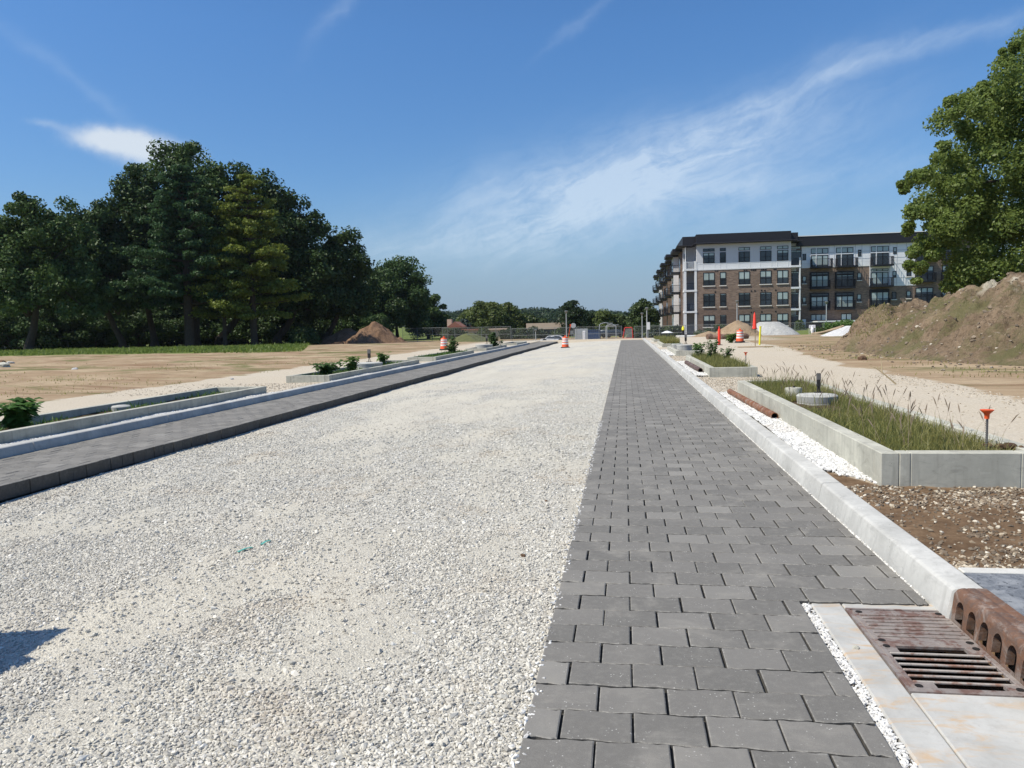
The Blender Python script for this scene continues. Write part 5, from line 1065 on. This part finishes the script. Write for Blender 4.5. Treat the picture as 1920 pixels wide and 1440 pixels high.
# roof: dark parapet and deep eave
bbox('parapet', wx(548), wx(1680), YF-.25, YF+16, zr_soff, zr_par, M['roofm'])
bbox('eave', wx(540)-.3, wx(1700)+.5, YF-.95, YF+16, zr_eave+.35, zr_soff+.02, M['roofm'], .04)
bbox('side_parapet', xcl-.1, wx(548)-.02, YF+.9, YF+16, zr_soff-.15, zrow(135), M['roofm']); bbox('side_eave', xcl-1.0, wx(540)-.33, YF+.2, YF+18, zr_eave+.2, zr_soff-.13, M['roofm'], .04)
bbox('right_parapet', wx(1680)+.02, wx(1778), YF+.6, YF+16, zr_soff, zrow(137), M['roofm']); bbox('right_eave', wx(1700)+.52, wx(1830), YF+.1, YF+16, zr_eave+.35, zr_soff-.02, M['roofm'], .04)
pane_mats = [M['glass'], M['blind']]
def window(par, x0, x1, z0, z1, y, nm=2, sill=True, blind=.6, transom=False, fr=.09):
    m = MB(); m.box(x0, x1, y-.05, y+.0, z1-fr, z1); m.box(x0, x1, y-.05, y, z0, z0+fr); m.box(x0, x0+fr, y-.05, y, z0+fr, z1-fr); m.box(x1-fr, x1, y-.05, y, z0+fr, z1-fr)
    for k in range(1, nm): xc = x0+(x1-x0)*k/nm; m.box(xc-fr*.7, xc+fr*.7, y-.048, y, z0+fr, z1-fr)
    if transom: zc = z0+(z1-z0)*.42; m.box(x0+fr, x1-fr, y-.045, y, zc-.04, zc+.04)
    f = m.build('window', M['dark'], par); p = MB(); zb = z0+(z1-z0)*(1-blind)
    if blind > 0: p.box(x0+fr, x1-fr, y-.022, y-.004, zb, z1-fr, 1)
    if blind < 1: p.box(x0+fr, x1-fr, y-.02, y-.004, z0+fr, zb, 0)
    p.build('pane', pane_mats, f)
    if sill: s_ = MB(); s_.box(x0-.1, x1+.1, y-.12, y-.0, z0-.16, z0-.01, 0, .01); s_.build('sill', M['sill'], f)
    return f
rb = random.Random(33)
for (c0, c1, nm) in ((630, 768, 2), (832, 903, 1), (1055, 1190, 2), (1312, 1448, 2), (1517, 1650, 2)):
    x0, x1 = wx(c0), wx(c1)
    window(B, x0, x1, zrow(332), zrow(295), YF, nm, False, rb.choice((1, .9)), fr=.07); window(B, x0, x1, zrow(470), zrow(345), YF, nm, False, rb.choice((.0, .25, .0, .5)), True)
    for (a, b_) in ((740, 582), (993, 838), (1235, 1095)): window(B, x0, x1, zrow(a), zrow(b_), YF, nm, True, rb.choice((.62, .6, .62, .1, .45)), True)
# vents above the windows
m = MB()
for (cx, cy) in ((775, 560), (800, 562), (1122, 552), (1148, 552), (1210, 550), (1235, 552), (1255, 550), (1332, 545), (1355, 546), (1380, 546), (1482, 542), (1500, 542), (775, 815), (1208, 803), (1250, 801), (1330, 797), (1370, 797), (1500, 793), (1208, 1058), (1240, 1056), (1332, 1052), (1500, 1048)):
    x, z = wpt(cx, cy); m.box(x-.1, x+.1, YF-.04, YF-.002, z-.1, z+.08)
m.build('wall_vent', M['dark'], B)
# corner balcony stacks, left and right of the wing
def stack(xa, xb, colw, yb, floors, side):
    bbox('recess_wall', xa, xb, YF+yb, YF+yb+.2, -1, zr_eave+.3, M['siding'])
    for (c, w_) in ((xa, colw), (xb-colw, colw)) if side == 0 else ((xb-colw, colw),): bbox('column', c, c+w_, YF-.05, YF+.3, -1, zrow(440), M['trim'])
    for k, zf in enumerate(floors):
        bbox('balcony_slab', xa-.03, xb+.04, YF-.1, YF+yb, zf-.28, zf, M['trim'])
        m = MB(); m.box(xa+.3, xb-.3, YF+.02, YF+.06, zf+1.0, zf+1.06)
        for i in range(14): x = xa+.3+(xb-xa-.6)*i/13; m.box(x-.012, x+.012, YF+.03, YF+.05, zf, zf+1.0)
        m.build('railing', M['dark'] if k or side else M['trim'], B)
fl = [zrow(530), zrow(785), zrow(1040)]
stack(xcl+.02, xL-.02, wx(432)-wx(405), 2.6, fl, 0); bbox('recess_side', xL-.02, xL, YF+.3, YF+2.6, -1, zr_eave, M['siding'])
stack(xR+.02, xcr, wx(1800)-wx(1786), 3.0, fl, 1)
for zf in fl: window(B, xR+.2, xR+.2+1.9, zf+.2, zf+2.5, YF+3.0, 1, False, .1)
for (zf, h) in ((zrow(1285), 2.2),): window(B, xR+.2, xR+2.0, zf+.2, zf+h, YF+3.0, 1, False, .1)
window(B, xR+.2, xR+2.0, zrow(320), zrow(285), YF+3.0, 1, False, .9, fr=.07)
def seat(x, y, z, lb):
    t = thing('balcony_chair', lb, 'chair', (x, y, z)); m = MB(); m.box(x-.3, x+.3, y-.3, y+.3, z+.35, z+.45); m.build('seat', M['post'], t); m = MB(); m.box(x-.3, x+.3, y+.22, y+.3, z+.45, z+1.0); m.build('backrest', M['post'], t)
    for a in (-.27, .23):
        for b_ in (-.27, .23): m = MB(); m.box(x+a, x+a+.05, y+b_, y+b_+.05, z, z+.35); m.build('leg', M['post'], t)
seat(xcl+1.1, YF+1.2, fl[0], 'grey chair on the top left corner balcony'); seat(xcl+1.3, YF+1.2, fl[2]+0, 'grey chair on the lowest left corner balcony')
# ---- long wing set back on the right
def lpt(cx, cy): x, y, z = D(1490+cx/6.194, 420+cy/6.194, YL); return x, z
lx = lambda cx: DX(1490+cx/6.194, YL, 6.); lz = lambda cy: D(1587, 420+cy/6.194, YL)[2]
LE = lx(2100)
zt_p, zt_w, zb4, zb3 = lz(129), lz(243), lz(497), lz(735)
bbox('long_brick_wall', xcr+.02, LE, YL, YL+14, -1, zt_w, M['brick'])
def lp(nm, c0, c1, z0, z1, mt, d=.02): return bbox(nm, lx(c0), lx(c1), YL-d, YL-.001, z0, z1, mt)
lp('white_panel', 78, 865, zb4, zt_w, M['panel'], .06); lp('white_panel', 866, 1400, zb3, zt_w, M['panel'], .06); lp('white_panel', 1401, 1620, zb4+.8, zt_w, M['panel'], .06)
m = MB()
for c in (395, 455, 700, 775, 870, 1095, 1180, 1290, 1400):
    m.box(lx(c)-.04, lx(c)+.04, YL-.085, YL-.06, zb4 if c < 866 else zb3, zt_w)
for (a, b_, r0_) in ((395, 455, 0), (700, 866, 0), (1110, 1400, 1)):
    for cy in (325, 405)+((480, 640) if r0_ else ()): m.box(lx(a), lx(b_), YL-.083, YL-.06, lz(cy)-.035, lz(cy)+.035)
m.build('panel_battens', M['siding'], B)
bbox('long_parapet', xcr+.04, LE, YL-.5, YL+14, zt_w+.02, zt_p, M['roofm']); bbox('parapet_cap', xcr+.04, LE+.1, YL-.56, YL+14.1, zt_p, zt_p+.12, M['trim'])
def balcony(c0, c1, zf, dark=True, dep=1.5, h=1.1):
    x0, x1 = lx(c0), lx(c1); m = MB(); m.box(x0, x1, YL-dep, YL-.07, zf-.25, zf); m.build('balcony_slab', M['dark'], B)
    m = MB(); m.box(x0, x1, YL-dep, YL-dep+.05, zf+h, zf+h+.06); m.box(x0, x0+.05, YL-dep, YL-.1, zf+h, zf+h+.06); m.box(x1-.05, x1, YL-dep, YL-.1, zf+h, zf+h+.06)
    n = int((x1-x0)/.14)
    for i in range(n+1): x = x0+.02+(x1-x0-.04)*i/n; m.box(x-.014, x+.014, YL-dep+.01, YL-dep+.04, zf, zf+h)
    for i in range(9):
        y = YL-dep+.1+(dep-.25)*i/8
        for xx in (x0+.02, x1-.02): m.box(xx-.014, xx+.014, y-.01, y+.02, zf, zf+h)
    m.build('railing', M['dark'], B)
def door(c0, c1, z0, z1, fr, trim, nm=3):
    f = window(B, lx(c0), lx(c1), z0, z1, YL-.06, nm, False, rb.choice((.0, .8, .9)), False, .1); return f
for (c0, c1) in ((185, 385), (475, 675), (880, 1085)):
    door(c0, c1, lz(492), lz(350), 0, 0); window(B, lx(c0), lx(c1), lz(335), lz(272), YL-.06, 3, False, .9, fr=.08); balcony(c0-8, c1+28, lz(488))
    m = MB(); m.box(lx(c0)-.05, lx(c1)+.05, YL-.1, YL-.06, lz(350)+.0, lz(336)); m.box(lx(c0+62)-.07, lx(c0+62)+.07, YL-.115, YL-.06, lz(492), lz(272)); m.build('window_trim', M['trim'], B)
for (c0, c1) in ((185, 385), (475, 675)):
    for (a, b_) in ((735, 550), (980, 795)):
        x0, x1 = lx(c0-10), lx(c1+8); m = MB(); m.box(x0, x1, YL-.28, YL-.01, lz(a), lz(b_)); m.build('dark_surround', M['dark'], B)
        f = window(B, lx(c0), lx(c1), lz(a)+.1, lz(b_+40), YL-.28, 3, False, rb.choice((.1, .8, .9)), False, .1); window(B, lx(c0), lx(c1), lz(b_+33), lz(b_+5), YL-.28, 3, False, 1., fr=.07); balcony(c0-12, c1+12, lz(a)+.05, dep=1.0)
door(880, 1085, lz(735), lz(570), 0, 0); window(B, lx(880), lx(1085), lz(560), lz(532), YL-.06, 3, False, .9, fr=.08); balcony(872, 1115, lz(728))
x0, x1 = lx(868), lx(1092); m = MB(); m.box(x0, x1, YL-.28, YL-.01, lz(970), lz(770)); m.build('dark_surround', M['dark'], B); window(B, lx(880), lx(1085), lz(955), lz(800), YL-.28, 3, False, .6, fr=.1); balcony(868, 1092, lz(965), dep=.9)
for c0, c1, a, b_ in ((88, 130, 405, 330), (88, 132, 675, 592), (88, 132, 920, 835), (730, 768, 382, 305), (724, 772, 655, 572), (724, 772, 905, 818), (1137, 1177, 368, 290), (1133, 1176, 640, 565), (1128, 1180, 888, 805), (1300, 1348, 362, 290), (1297, 1348, 630, 550), (1297, 1348, 882, 798)):
    window(B, lx(c0), lx(c1), lz(a), lz(b_), YL-.06, 1, a > 600 and c0 not in (1133,), rb.choice((0, .6)), fr=.09)
for (c0, c1) in ((1400, 1605), (1705, 1900)):
    for (a, b_) in ((455, 290), (690, 520), (935, 765)):
        window(B, lx(c0), lx(c1), lz(a), lz(b_), YL-.1, 3, False, rb.choice((.3, .6)), True, .1); balcony(c0-10, c1+12, lz(a)+.05, dep=1.)
for (c0, c1, n_) in ((188, 370, 3), (540, 665, 2), (880, 1085, 3), (1400, 1600, 3)): window(B, lx(c0), lx(c1), lz(1115), lz(1040), YL, n_, False, .9, fr=.1)
bbox('entrance_canopy', lx(175), lx(690), YL-5, YL-.01, lz(1132), lz(1118), M['trim']); bbox('canopy_wall', lx(330), lx(640), YL-5, YL-4.8, -.8, lz(1134), M['brick'])
bbox('white_door', lx(88), lx(130), YL-.06, YL-.001, lz(1210), lz(1095), M['panel'])
# ---- west side wing running away beside the street
xw = xcl+.3; W1 = YF+96
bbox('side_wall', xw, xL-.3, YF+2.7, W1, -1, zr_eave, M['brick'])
bbox('side_white_wall', xw-.04, xw, YF+.3, YF+5.5, z4b, zr_eave+.1, M['panel']); bbox('side_brick_wall', xw-.03, xw, YF+.3, YF+5.5, -1, z4b-.02, M['brick'])
for k in range(3):
    for zf in (fl[0]+.0, fl[1], fl[2], fl[2]-3.3):
        m = MB(); y = YF+1.6+k*1.3; m.box(xw-.10, xw-.045, y, y+.8, zf+.8, zf+2.4); f = m.build('side_window', M['dark'], B)
yy = YF+6; i = 0
while yy < W1-8:
    L_ = 9.5; pj = .9 if i % 2 else .35; mt_ = (M['brick'], M['panel'], M['dark'])[i % 3] if i % 3 < 2 else M['brick']
    bbox('side_bay', xw-pj, xw+.3, yy, yy+L_*.55, -1, zr_eave-.1, mt_)
    bbox('side_bay_roof', xw-pj-1.3, xw+1, yy-.6, yy+L_*.6, zr_eave-.1, zr_eave+.35, M['roofm']); bbox('side_bay_parapet', xw-pj*.2, xw+3, yy, yy+L_*.55, zr_eave+.35, zr_par-.3, M['roofm'])
    for zf in fl:
        bx = xw-pj-1.5; m = MB(); m.box(bx, xw-pj, yy+.4, yy+4.4, zf-.3, zf); m.build('side_balcony', M['dark'], B)
        m = MB(); m.box(bx, bx+.05, yy+.4, yy+4.4, zf+1.05, zf+1.12); m.box(bx, xw-pj, yy+.4, yy+.45, zf+1.05, zf+1.12)
        for q in range(12): m.box(bx+.1+q*.12, bx+.13+q*.12, yy+.41, yy+.44, zf, zf+1.05)
        for q in range(26): m.box(bx+.01, bx+.04, yy+.45+q*.15, yy+.48+q*.15, zf, zf+1.05)
        m.build('side_railing', M['dark'], B)
        m = MB(); m.box(xw-pj-.05, xw-pj, yy+.8, yy+3.8, zf+.1, zf+2.3); m.build('side_door', M['glass'], B)
        m = MB(); m.box(xw-.05, xw, yy+L_*.65, yy+L_*.65+1.6, zf+.7, zf+2.3); m.build('side_window', M['dark'], B)
    yy += L_; i += 1
bbox('side_roof', xw-.6, xL-.3, YF+18.2, W1, zr_eave, zr_eave+.5, M['roofm'])
# ================================================================== FENCES
def fence(lb, pts, h, name='chain_link_fence', step=3., z=-.7, rail=True, grp=None):
    t = thing(name, lb, 'fence', (pts[0][0], pts[0][1], z), 0, grp); V = Vector
    mp = MB(); ms = MB(); mr = MB(); posts = []
    for (a, b_) in zip(pts[:-1], pts[1:]):
        a, b_ = V((*a, 0)), V((*b_, 0)); L = (b_-a).length; n = max(1, int(L/step))
        for i in range(n+1): posts.append(a.lerp(b_, i/n))
        ms.add([(a.x, a.y, z+.05), (b_.x, b_.y, z+.05), (b_.x, b_.y, z+h), (a.x, a.y, z+h)], [(0, 1, 2, 3)])
        for zz in (h, h*.5) if rail else (h,): mr.tube([(a.x, a.y, z+zz), (b_.x, b_.y, z+zz)], .02, 6)
    ms.build('mesh', M['mesh'], t); mr.build('rail', M['galv'], t)
    pm = None
    for p in posts[:95]:
        if pm is None:
            m = MB(); m.tube([(p.x, p.y, z-.1), (p.x, p.y, z+h+.05)], .03, 6); pm = m.build('post', M['galv'], t); p00 = p.copy()
        else: c = pm.copy(); COL.objects.link(c); c.parent = t; c.location = (p.x-p00.x, p.y-p00.y, 0)
    return t
ft = D(1100, 613, 104)[2]
fence('chain-link fence across the end of the road, left of the red gate', [(DX(960, 106, 0), 106), (DX(1166, 104, 0), 104)], ft+.7)
fence('chain-link fence before the brick wing, right of the red gate', [(DX(1190, 103, 0), 103), (DX(1545, 98, 0), 98)], D(1300, 609.5, 101)[2]+.7)
fence('chain-link fence before the tan walls and the bushes', [(DX(830, 122, 0), 122), (DX(958, 110, 0), 110)], 2.2)
fence('dark chain-link fence right of the reddish soil pile', [(DX(755, 132, 0), 132), (DX(840, 128, 0), 128)], 2.3)
fence('low chain-link fence under the leftmost oak', [(DX(-30, 104, 0), 104), (DX(128, 106, 0), 106)], 1.5, z=.05, rail=False)
fr_ = thing('free_standing_frame', 'tall galvanised rectangular fence frame left of the red gate', 'fence frame', (DX(1138, 100, 0), 100, -.7)); a, b_ = DX(1138, 100, 1), DX(1155, 100, 1); z1 = D(1146, 611.5, 100)[2]
m = MB(); m.tube([(a, 100, -.7), (a, 100, z1)], .05, 6); m.tube([(b_, 100, -.7), (b_, 100, z1)], .05, 6); m.tube([(a, 100, z1), (b_, 100, z1)], .05, 6); m.build('frame', M['post'], fr_)
gt = thing('red_gate', 'red steel framed gate panel at the end of the grey paved lane', 'gate', (DX(1178, 92, 0), 92, -.6)); a, b_ = DX(1170, 92, 0), DX(1187, 92, 0); z0_, z1 = D(1178, 636, 92)[2], D(1178, 614.5, 92)[2]
m = MB(); m.tube([(a-.15, 92, z0_), (a+.1, 92, z1)], .06, 6); m.tube([(b_, 92, z0_), (b_-.1, 92, z1)], .06, 6); m.tube([(a+.1, 92, z1), (b_-.1, 92, z1)], .075, 6); m.tube([(a-.15, 92, z0_+.1), (b_, 92, z0_+.1)], .05, 6); m.build('frame', M['redframe'], gt)
m = MB()
for i in range(9): x = a+.15+(b_-a-.3)*i/8; m.box(x-.02, x+.02, 91.98, 92.02, z0_+.1, z1)
m.build('bars', M['post'], gt)
m = MB(); xx = a-.4; m.box(xx-1.0, xx+.1, 88, 88.5, -.45, -.2, 0, .04); tag(m.build('orange_barricade_foot', M['orange']), 'low orange block lying left of the red gate', 'block')
# ================================================================== LAMPS, SIGNS
def lamp(lb, px, ytop, Y, base=-.7, r_=.07, head='post', grp='straight lamp posts'):
    x = DX(px, Y, 1.5); zt = D(px, ytop, Y)[2]; t = thing('street_lamp', lb, 'street lamp', (x, Y, base), 0, grp)
    m = MB(); m.tube([(x, Y, base), (x, Y, zt-.1)], [r_*1.2, r_*.8], 8); m.build('pole', M['post'], t)
    if head == 'post': m = MB(); m.lathe([(.05, -.35), (.10, -.25), (.22, -.06), (.23, 0), (.1, .05)], (x, Y, zt), 14); m.build('lamp_head', M['galv'], t, True)
    else:
        m = MB(); m.tube([(x, Y, zt-.3), (x+.15, Y, zt), (x+.8, Y, zt+.15), (x+1.3, Y, zt+.05)], [.06, .05, .045, .04], 6); m.build('arm', M['post'], t); m = MB(); m.box(x+1.1, x+1.9, Y-.12, Y+.12, zt-.05, zt+.08, 0, .03); m.build('lamp_head', M['galv'], t)
lamp('straight lamp post in the centre distance left of the round sign', 1062, 583, 100); lamp('taller lamp post with small signs left of the building', 1213, 577, 98); lamp('shorter lamp post just left of the taller one', 1204, 587, 108)
lamp('lamp post before the brick wing behind the sandy pile', 1382, 564, 100, -.2); lamp('lamp post with flared head before the long wing', 1549.5, 565.5, 104, -.2)
lamp('left curved-arm street lamp beyond the fence', 1124, 607, 112, head='arm', grp='curved-arm lamps'); lamp('right curved-arm street lamp beyond the fence', 1136, 610, 116, head='arm', grp='curved-arm lamps')
lamp('short far lamp post before the tan shops', 1004, 618, 116, head='post', grp=None)
def sgn(lb, px, py, Y, r_, base, shape='round', material='post', name='street_sign', w_=.3, h_=.4):
    x, y, z = D(px, py, Y); t = thing(name, lb, 'sign', (x, y, base)); m = MB(); m.tube([(x, y, base), (x, y, z+r_*.8)], .035, 6); m.build('pole', M['galv'], t); m = MB()
    if shape == 'round':
        vs = [(x+r_*math.cos(R(22.5+45*k)), y-.05+d, z+r_*math.sin(R(22.5+45*k))) for d in (0, .02) for k in range(8)]; m.add(vs, [tuple(range(8)), tuple(range(8, 16))[::-1]]+[(k, k+8, (k+1) % 8+8, (k+1) % 8) for k in range(8)])
    else: m.box(x-w_, x+w_, y-.06, y-.04, z-h_, z+h_)
    m.build('plate', M[material], t)
sgn('grey back of an octagonal sign on a post, centre distance', 1075, 610.5, 98, .34, -.7)
sgn('small square grey sign back below and left of the octagonal one', 1072, 623, 99, .2, -.7, 'sq', 'galv', w_=.18, h_=.22)
sgn('pale blue-white sign plate on a thin post beside the tall lamp post', 1215.5, 611, 96, .3, -.7, 'sq', 'wht', w_=.2, h_=.45)
sgn('tiny white sign on a stick on the lawn between the big trunks', 357, 643, 100, .2, .05, 'sq', 'wht', 'lawn_sign', .26, .13)
m = MB(); x, y, z = D(1071, 611, 97); m.tube([(x-.55, y, z-2.2), (x-.1, y, z)], .03, 6); m.box(x-.16, x+.0, y-.05, y+.05, z-.05, z+.2, 0, .02); tag(m.build('leaning_marker', M['orange']), 'leaning pole with orange top just left of the octagonal sign', 'marker')
for i, px in enumerate((1094, 1096.5)): x, y, z = D(px, 622, 96); m = MB(); m.tube([(x, y, -.7), (x, y, z)], .09, 8); m.lathe([(.1, 0), (.1, .06), (.02, .12)], (x, y, z), 10); tag(m.build('bollard', M['wht']), ('left one of two white bollards by the fence', 'right one of two white bollards by the fence')[i], 'bollard')
x, y, z = D(1281, 622, 90); t = thing('fire_hydrant', 'small black hydrant with a yellow top near the slab left of the brown heap', 'hydrant', (x, y, -.5)); m = MB(); m.lathe([(.2, -.5), (.2, -.4), (.15, -.38), (.15, .35), (.2, .38)], (x, y, z-.2), 12); m.build('barrel', M['black'], t, True); m = MB(); m.lathe([(.17, .18), (.16, .45), (.06, .6), (.04, .7)], (x, y, z), 12); m.build('bonnet', M['yellow'], t, True)
x, y, z = D(1251, 622, 96); t = thing('patio_umbrella', 'small white patio umbrella behind the fence', 'umbrella', (x, y, -.6)); m = MB(); m.tube([(x, y, -.6), (x, y, z+.05)], .03, 6); m.build('pole', M['galv'], t); m = MB(); m.lathe([(.75, -.14), (.3, .05), (.01, .12)], (x, y, z), 10, 0, False); m.lathe([(.74, -.16), (.3, .03), (.01, .10)], (x, y, z), 10, 0, False); m.build('canopy', M['wht'], t)
# ================================================================== DISTANT BUILDINGS, VEHICLES
def far_box(nm, lb, px0, px1, yt, yb, Y, dp, wall, roof, rz=.4, cat='building', openings=None):
    x0, x1 = DX(px0, Y, 1), DX(px1, Y, 1); zt, zb = D((px0+px1)/2, yt, Y)[2], D((px0+px1)/2, yb, Y)[2]; t = thing(nm, lb, cat, ((x0+x1)/2, Y, zb)); m = MB(); m.box(x0, x1, Y, Y+dp, zb-2, zt); m.build('wall', M[wall], t)
    m = MB(); m.box(x0-.3, x1+.3, Y-.4, Y+dp+.3, zt, zt+rz); m.build('roof', M[roof], t)
    if openings: m = MB(); [m.box(x0+(x1-x0)*a, x0+(x1-x0)*b_, Y-.06, Y-.001, zb+(zt-zb)*c, zb+(zt-zb)*d) for (a, b_, c, d) in openings]; m.build('window', M['glass'], t)
    return t, x0, x1, zt, zb
# gabled brick house
t, x0, x1, zt, zb = far_box('brick_house', 'brick house with a red gable seen between trees left of the tan walls', 838, 868, 614, 630, 145, 9, 'redroof', 'redroof', .1, openings=((.4, .6, .3, .8), (.75, .88, .3, .8)))
zp = D(852, 603, 145)[2]; m = MB(); xm = (x0+x1)/2; m.add([(x0, 144.9, zt+.12), (x1, 144.9, zt+.12), (xm, 144.9, zp), (x0, 153.9, zt+.12), (x1, 153.9, zt+.12), (xm, 153.9, zp)], [(0, 1, 2), (3, 5, 4), (0, 2, 5, 3), (1, 4, 5, 2), (0, 3, 4, 1)]); m.build('gable', M['redroof'], t); m = MB(); m.box(xm-2.2, xm-1.3, 148, 149, zp-1, zp+.5); m.build('chimney', M['stucco'], t)
far_box('tan_wall_building', 'low tan building stretch right of the brick house', 868, 899, 619, 630, 138, 8, 'stucco', 'redroof', .2, openings=((.1, .3, 0, .5), (.6, .8, 0, .5)))
far_box('tan_wall_building', 'second low tan building stretch with dark doors', 918, 948, 618, 630, 138, 8, 'stucco', 'stucco', .2, openings=((.2, .4, 0, .55), (.6, .9, 0, .55)))
far_box('shop_building', 'long dark shop front with a pale parapet in the centre distance', 990, 1066, 617, 634, 150, 10, 'dark', 'stucco', 1.2)
far_box('shop_sign_tower', 'small pale gabled block rising behind the shop front', 1047, 1057, 608, 622, 158, 4, 'greyroof', 'wht', .2)
def car(lb, px, py, Y, paint, s_=1., rz=0.):
    x, y, z = D(px, py, Y); t = thing('parked_car', lb, 'car', (x, y, z)); L, Wd = 4.5*s_, 1.8*s_
    prof = [(-.5, .28), (-.5, .55), (-.46, .78), (-.30, .86), (-.18, 1.30), (.14, 1.38), (.30, 1.28), (.42, .92), (.5, .84), (.5, .30)]
    vs = [(x+a*L, y+sy*Wd/2*(1 if h < .9 else .82), z+h*s_) for sy in (-1, 1) for a, h in prof]; n = len(prof); m = MB(); m.add(vs, [tuple(range(n)), tuple(range(n, 2*n))[::-1]]+[(i, i+n, (i+1) % n+n, (i+1) % n) for i in range(n)]); m.build('body', M[paint], t)
    m = MB(); gp = [(-.27, .90), (-.165, 1.24), (.13, 1.31), (.27, 1.22), (.36, .93)]; m.add([(x+a*L, y-Wd/2*(1. if h < .95 else .84)-.012, z+h*s_) for a, h in gp]+[(x+a*L, y-Wd/2*(1. if h < .95 else .84)+.02, z+h*s_) for a, h in gp], [(0, 1, 2, 3, 4), (9, 8, 7, 6, 5)]+[(i, i+5, (i+1) % 5+5, (i+1) % 5) for i in range(5)]); m.build('side_window', M['glass'], t)
    for a in (-.31, .31):
        for sy in (-1, 1):
            m = MB(); yy_ = y+sy*Wd*.46; vs = [(x+a*L+.33*math.cos(6.283*k/16), yy_+d, z+.33+.33*math.sin(6.283*k/16)) for d in (-.1, .1) for k in range(16)]; m.add(vs, [tuple(range(16)), tuple(range(16, 32))[::-1]]+[(k, k+16, (k+1) % 16+16, (k+1) % 16) for k in range(16)]); m.build('wheel', M['tyre'], t)
car('white car partly hidden by the road crest in the centre distance', 1037, 643.5, 108, 'carp', .8); car('dark car behind the fence left of the red gate', 1148, 633, 118, 'carg', .9); car('silver car behind the fence by the curved lamps', 1127, 633.5, 122, 'post', .9)
m = MB(); x, y, z = D(1113, 628, 108); m.box(x-.95, x+.95, y, y+1.2, -.7, z+.6, 0, .08); m.box(x-1.0, x+1.0, y-.05, y+1.25, z+.6, z+.7, 0, .03); tag(m.build('blue_container', M['blue']), 'dark blue waste container behind the fence', 'container')
m = MB(); x, y, z = D(1113, 617, 106); m.box(x-2.6, x+.0-.8, y-.04, y, -.5, z+.1); tag(m.build('grey_panel', M['post']), 'narrow grey panel on the fence left of the blue container', 'panel')
# pale concrete pads where the street is unfinished
m = MB(); m.box(DX(1272, 78, 0), DX(1312, 78, 0), 77, 82, -.4, .16, 0, .02); tag(m.build('concrete_pad', M['slab']), 'low pale concrete pad left of the brown heap', 'slab')
m = MB(); m.box(-14, -7, 73, 84, -.6, -.10, 0, .02); tag(m.build('far_pavement', M['slab']), kind='structure'); m = MB(); m.box(-3.6, 6.5, 72.2, 76.5, -.8, -.02, 0, .03); tag(m.build('cross_pavement', M['slab']), kind='structure')
# ================================================================== OFF-FRAME PANELS, MADE UP AND SHAPED TO CAST THE SHADOW ON THE GRAVEL
nx_, ny_ = math.sin(SUN_AZ), math.cos(SUN_AZ); lat = Vector((-ny_, nx_, 0))
def panel(px, py, zt_, dR, dL, lb):
    gx, gy = P(px, py, -.12); k = (zt_+.12)/math.tan(SUN_EL); top = Vector((gx+nx_*k, gy+ny_*k, zt_)); t = thing('shadow_panel', lb, 'sign', (top.x, top.y, -.13)); m = MB(); b_ = Vector((nx_, ny_, 0))*.012
    r_v = lat*dR[0]+Vector((0, 0, dR[1])); l_v = lat*dL[0]+Vector((0, 0, dL[1])); q = [top, top+r_v, top+r_v+l_v, top+l_v]; c = top+(r_v+l_v)/2
    m.add([v+b_ for v in q]+[v-b_ for v in q], [(0, 1, 2, 3), (7, 6, 5, 4)]+[(i, i+4, (i+1) % 4+4, (i+1) % 4) for i in range(4)]); m.build('plate', M['orange'], t)
    m = MB(); m.tube([(c.x+nx_*.03, c.y+ny_*.03, -.15), (c.x+nx_*.03, c.y+ny_*.03, c.z)], .02, 6); m.tube([(c.x+nx_*.5, c.y+ny_*.5, -.15), (c.x+nx_*.03, c.y+ny_*.03, c.z)], .015, 6); m.build('shadow_panel_stand', M['galv'], t)
panel(140, 1190, 1.5, (.42, -.21), (-.12, -.6), 'larger made-up tilted panel just outside the left frame edge, added to cast a shadow')
panel(84, 1253, 1.05, (.26, -.42), (-.28, -.42), 'smaller made-up tilted panel just outside the left frame edge, added to cast a shadow')
# ================================================================== AIR
m = MB(); m.box(-420, 420, -20, 1000, -8, 75); hz_ = m.build('haze', []); tag(hz_, kind='stuff')
hm = bpy.data.materials.new('haze_air'); hm.use_nodes = True; tt = hm.node_tree; tt.nodes.remove(tt.nodes['Principled BSDF'])
pv = tt.nodes.new('ShaderNodeVolumePrincipled'); pv.inputs['Color'].default_value = (.80, .90, 1, 1); pv.inputs['Density'].default_value = .00007; pv.inputs['Anisotropy'].default_value = .3
tt.links.new(pv.outputs[0], tt.nodes['Material Output'].inputs['Volume']); hz_.data.materials.append(hm)
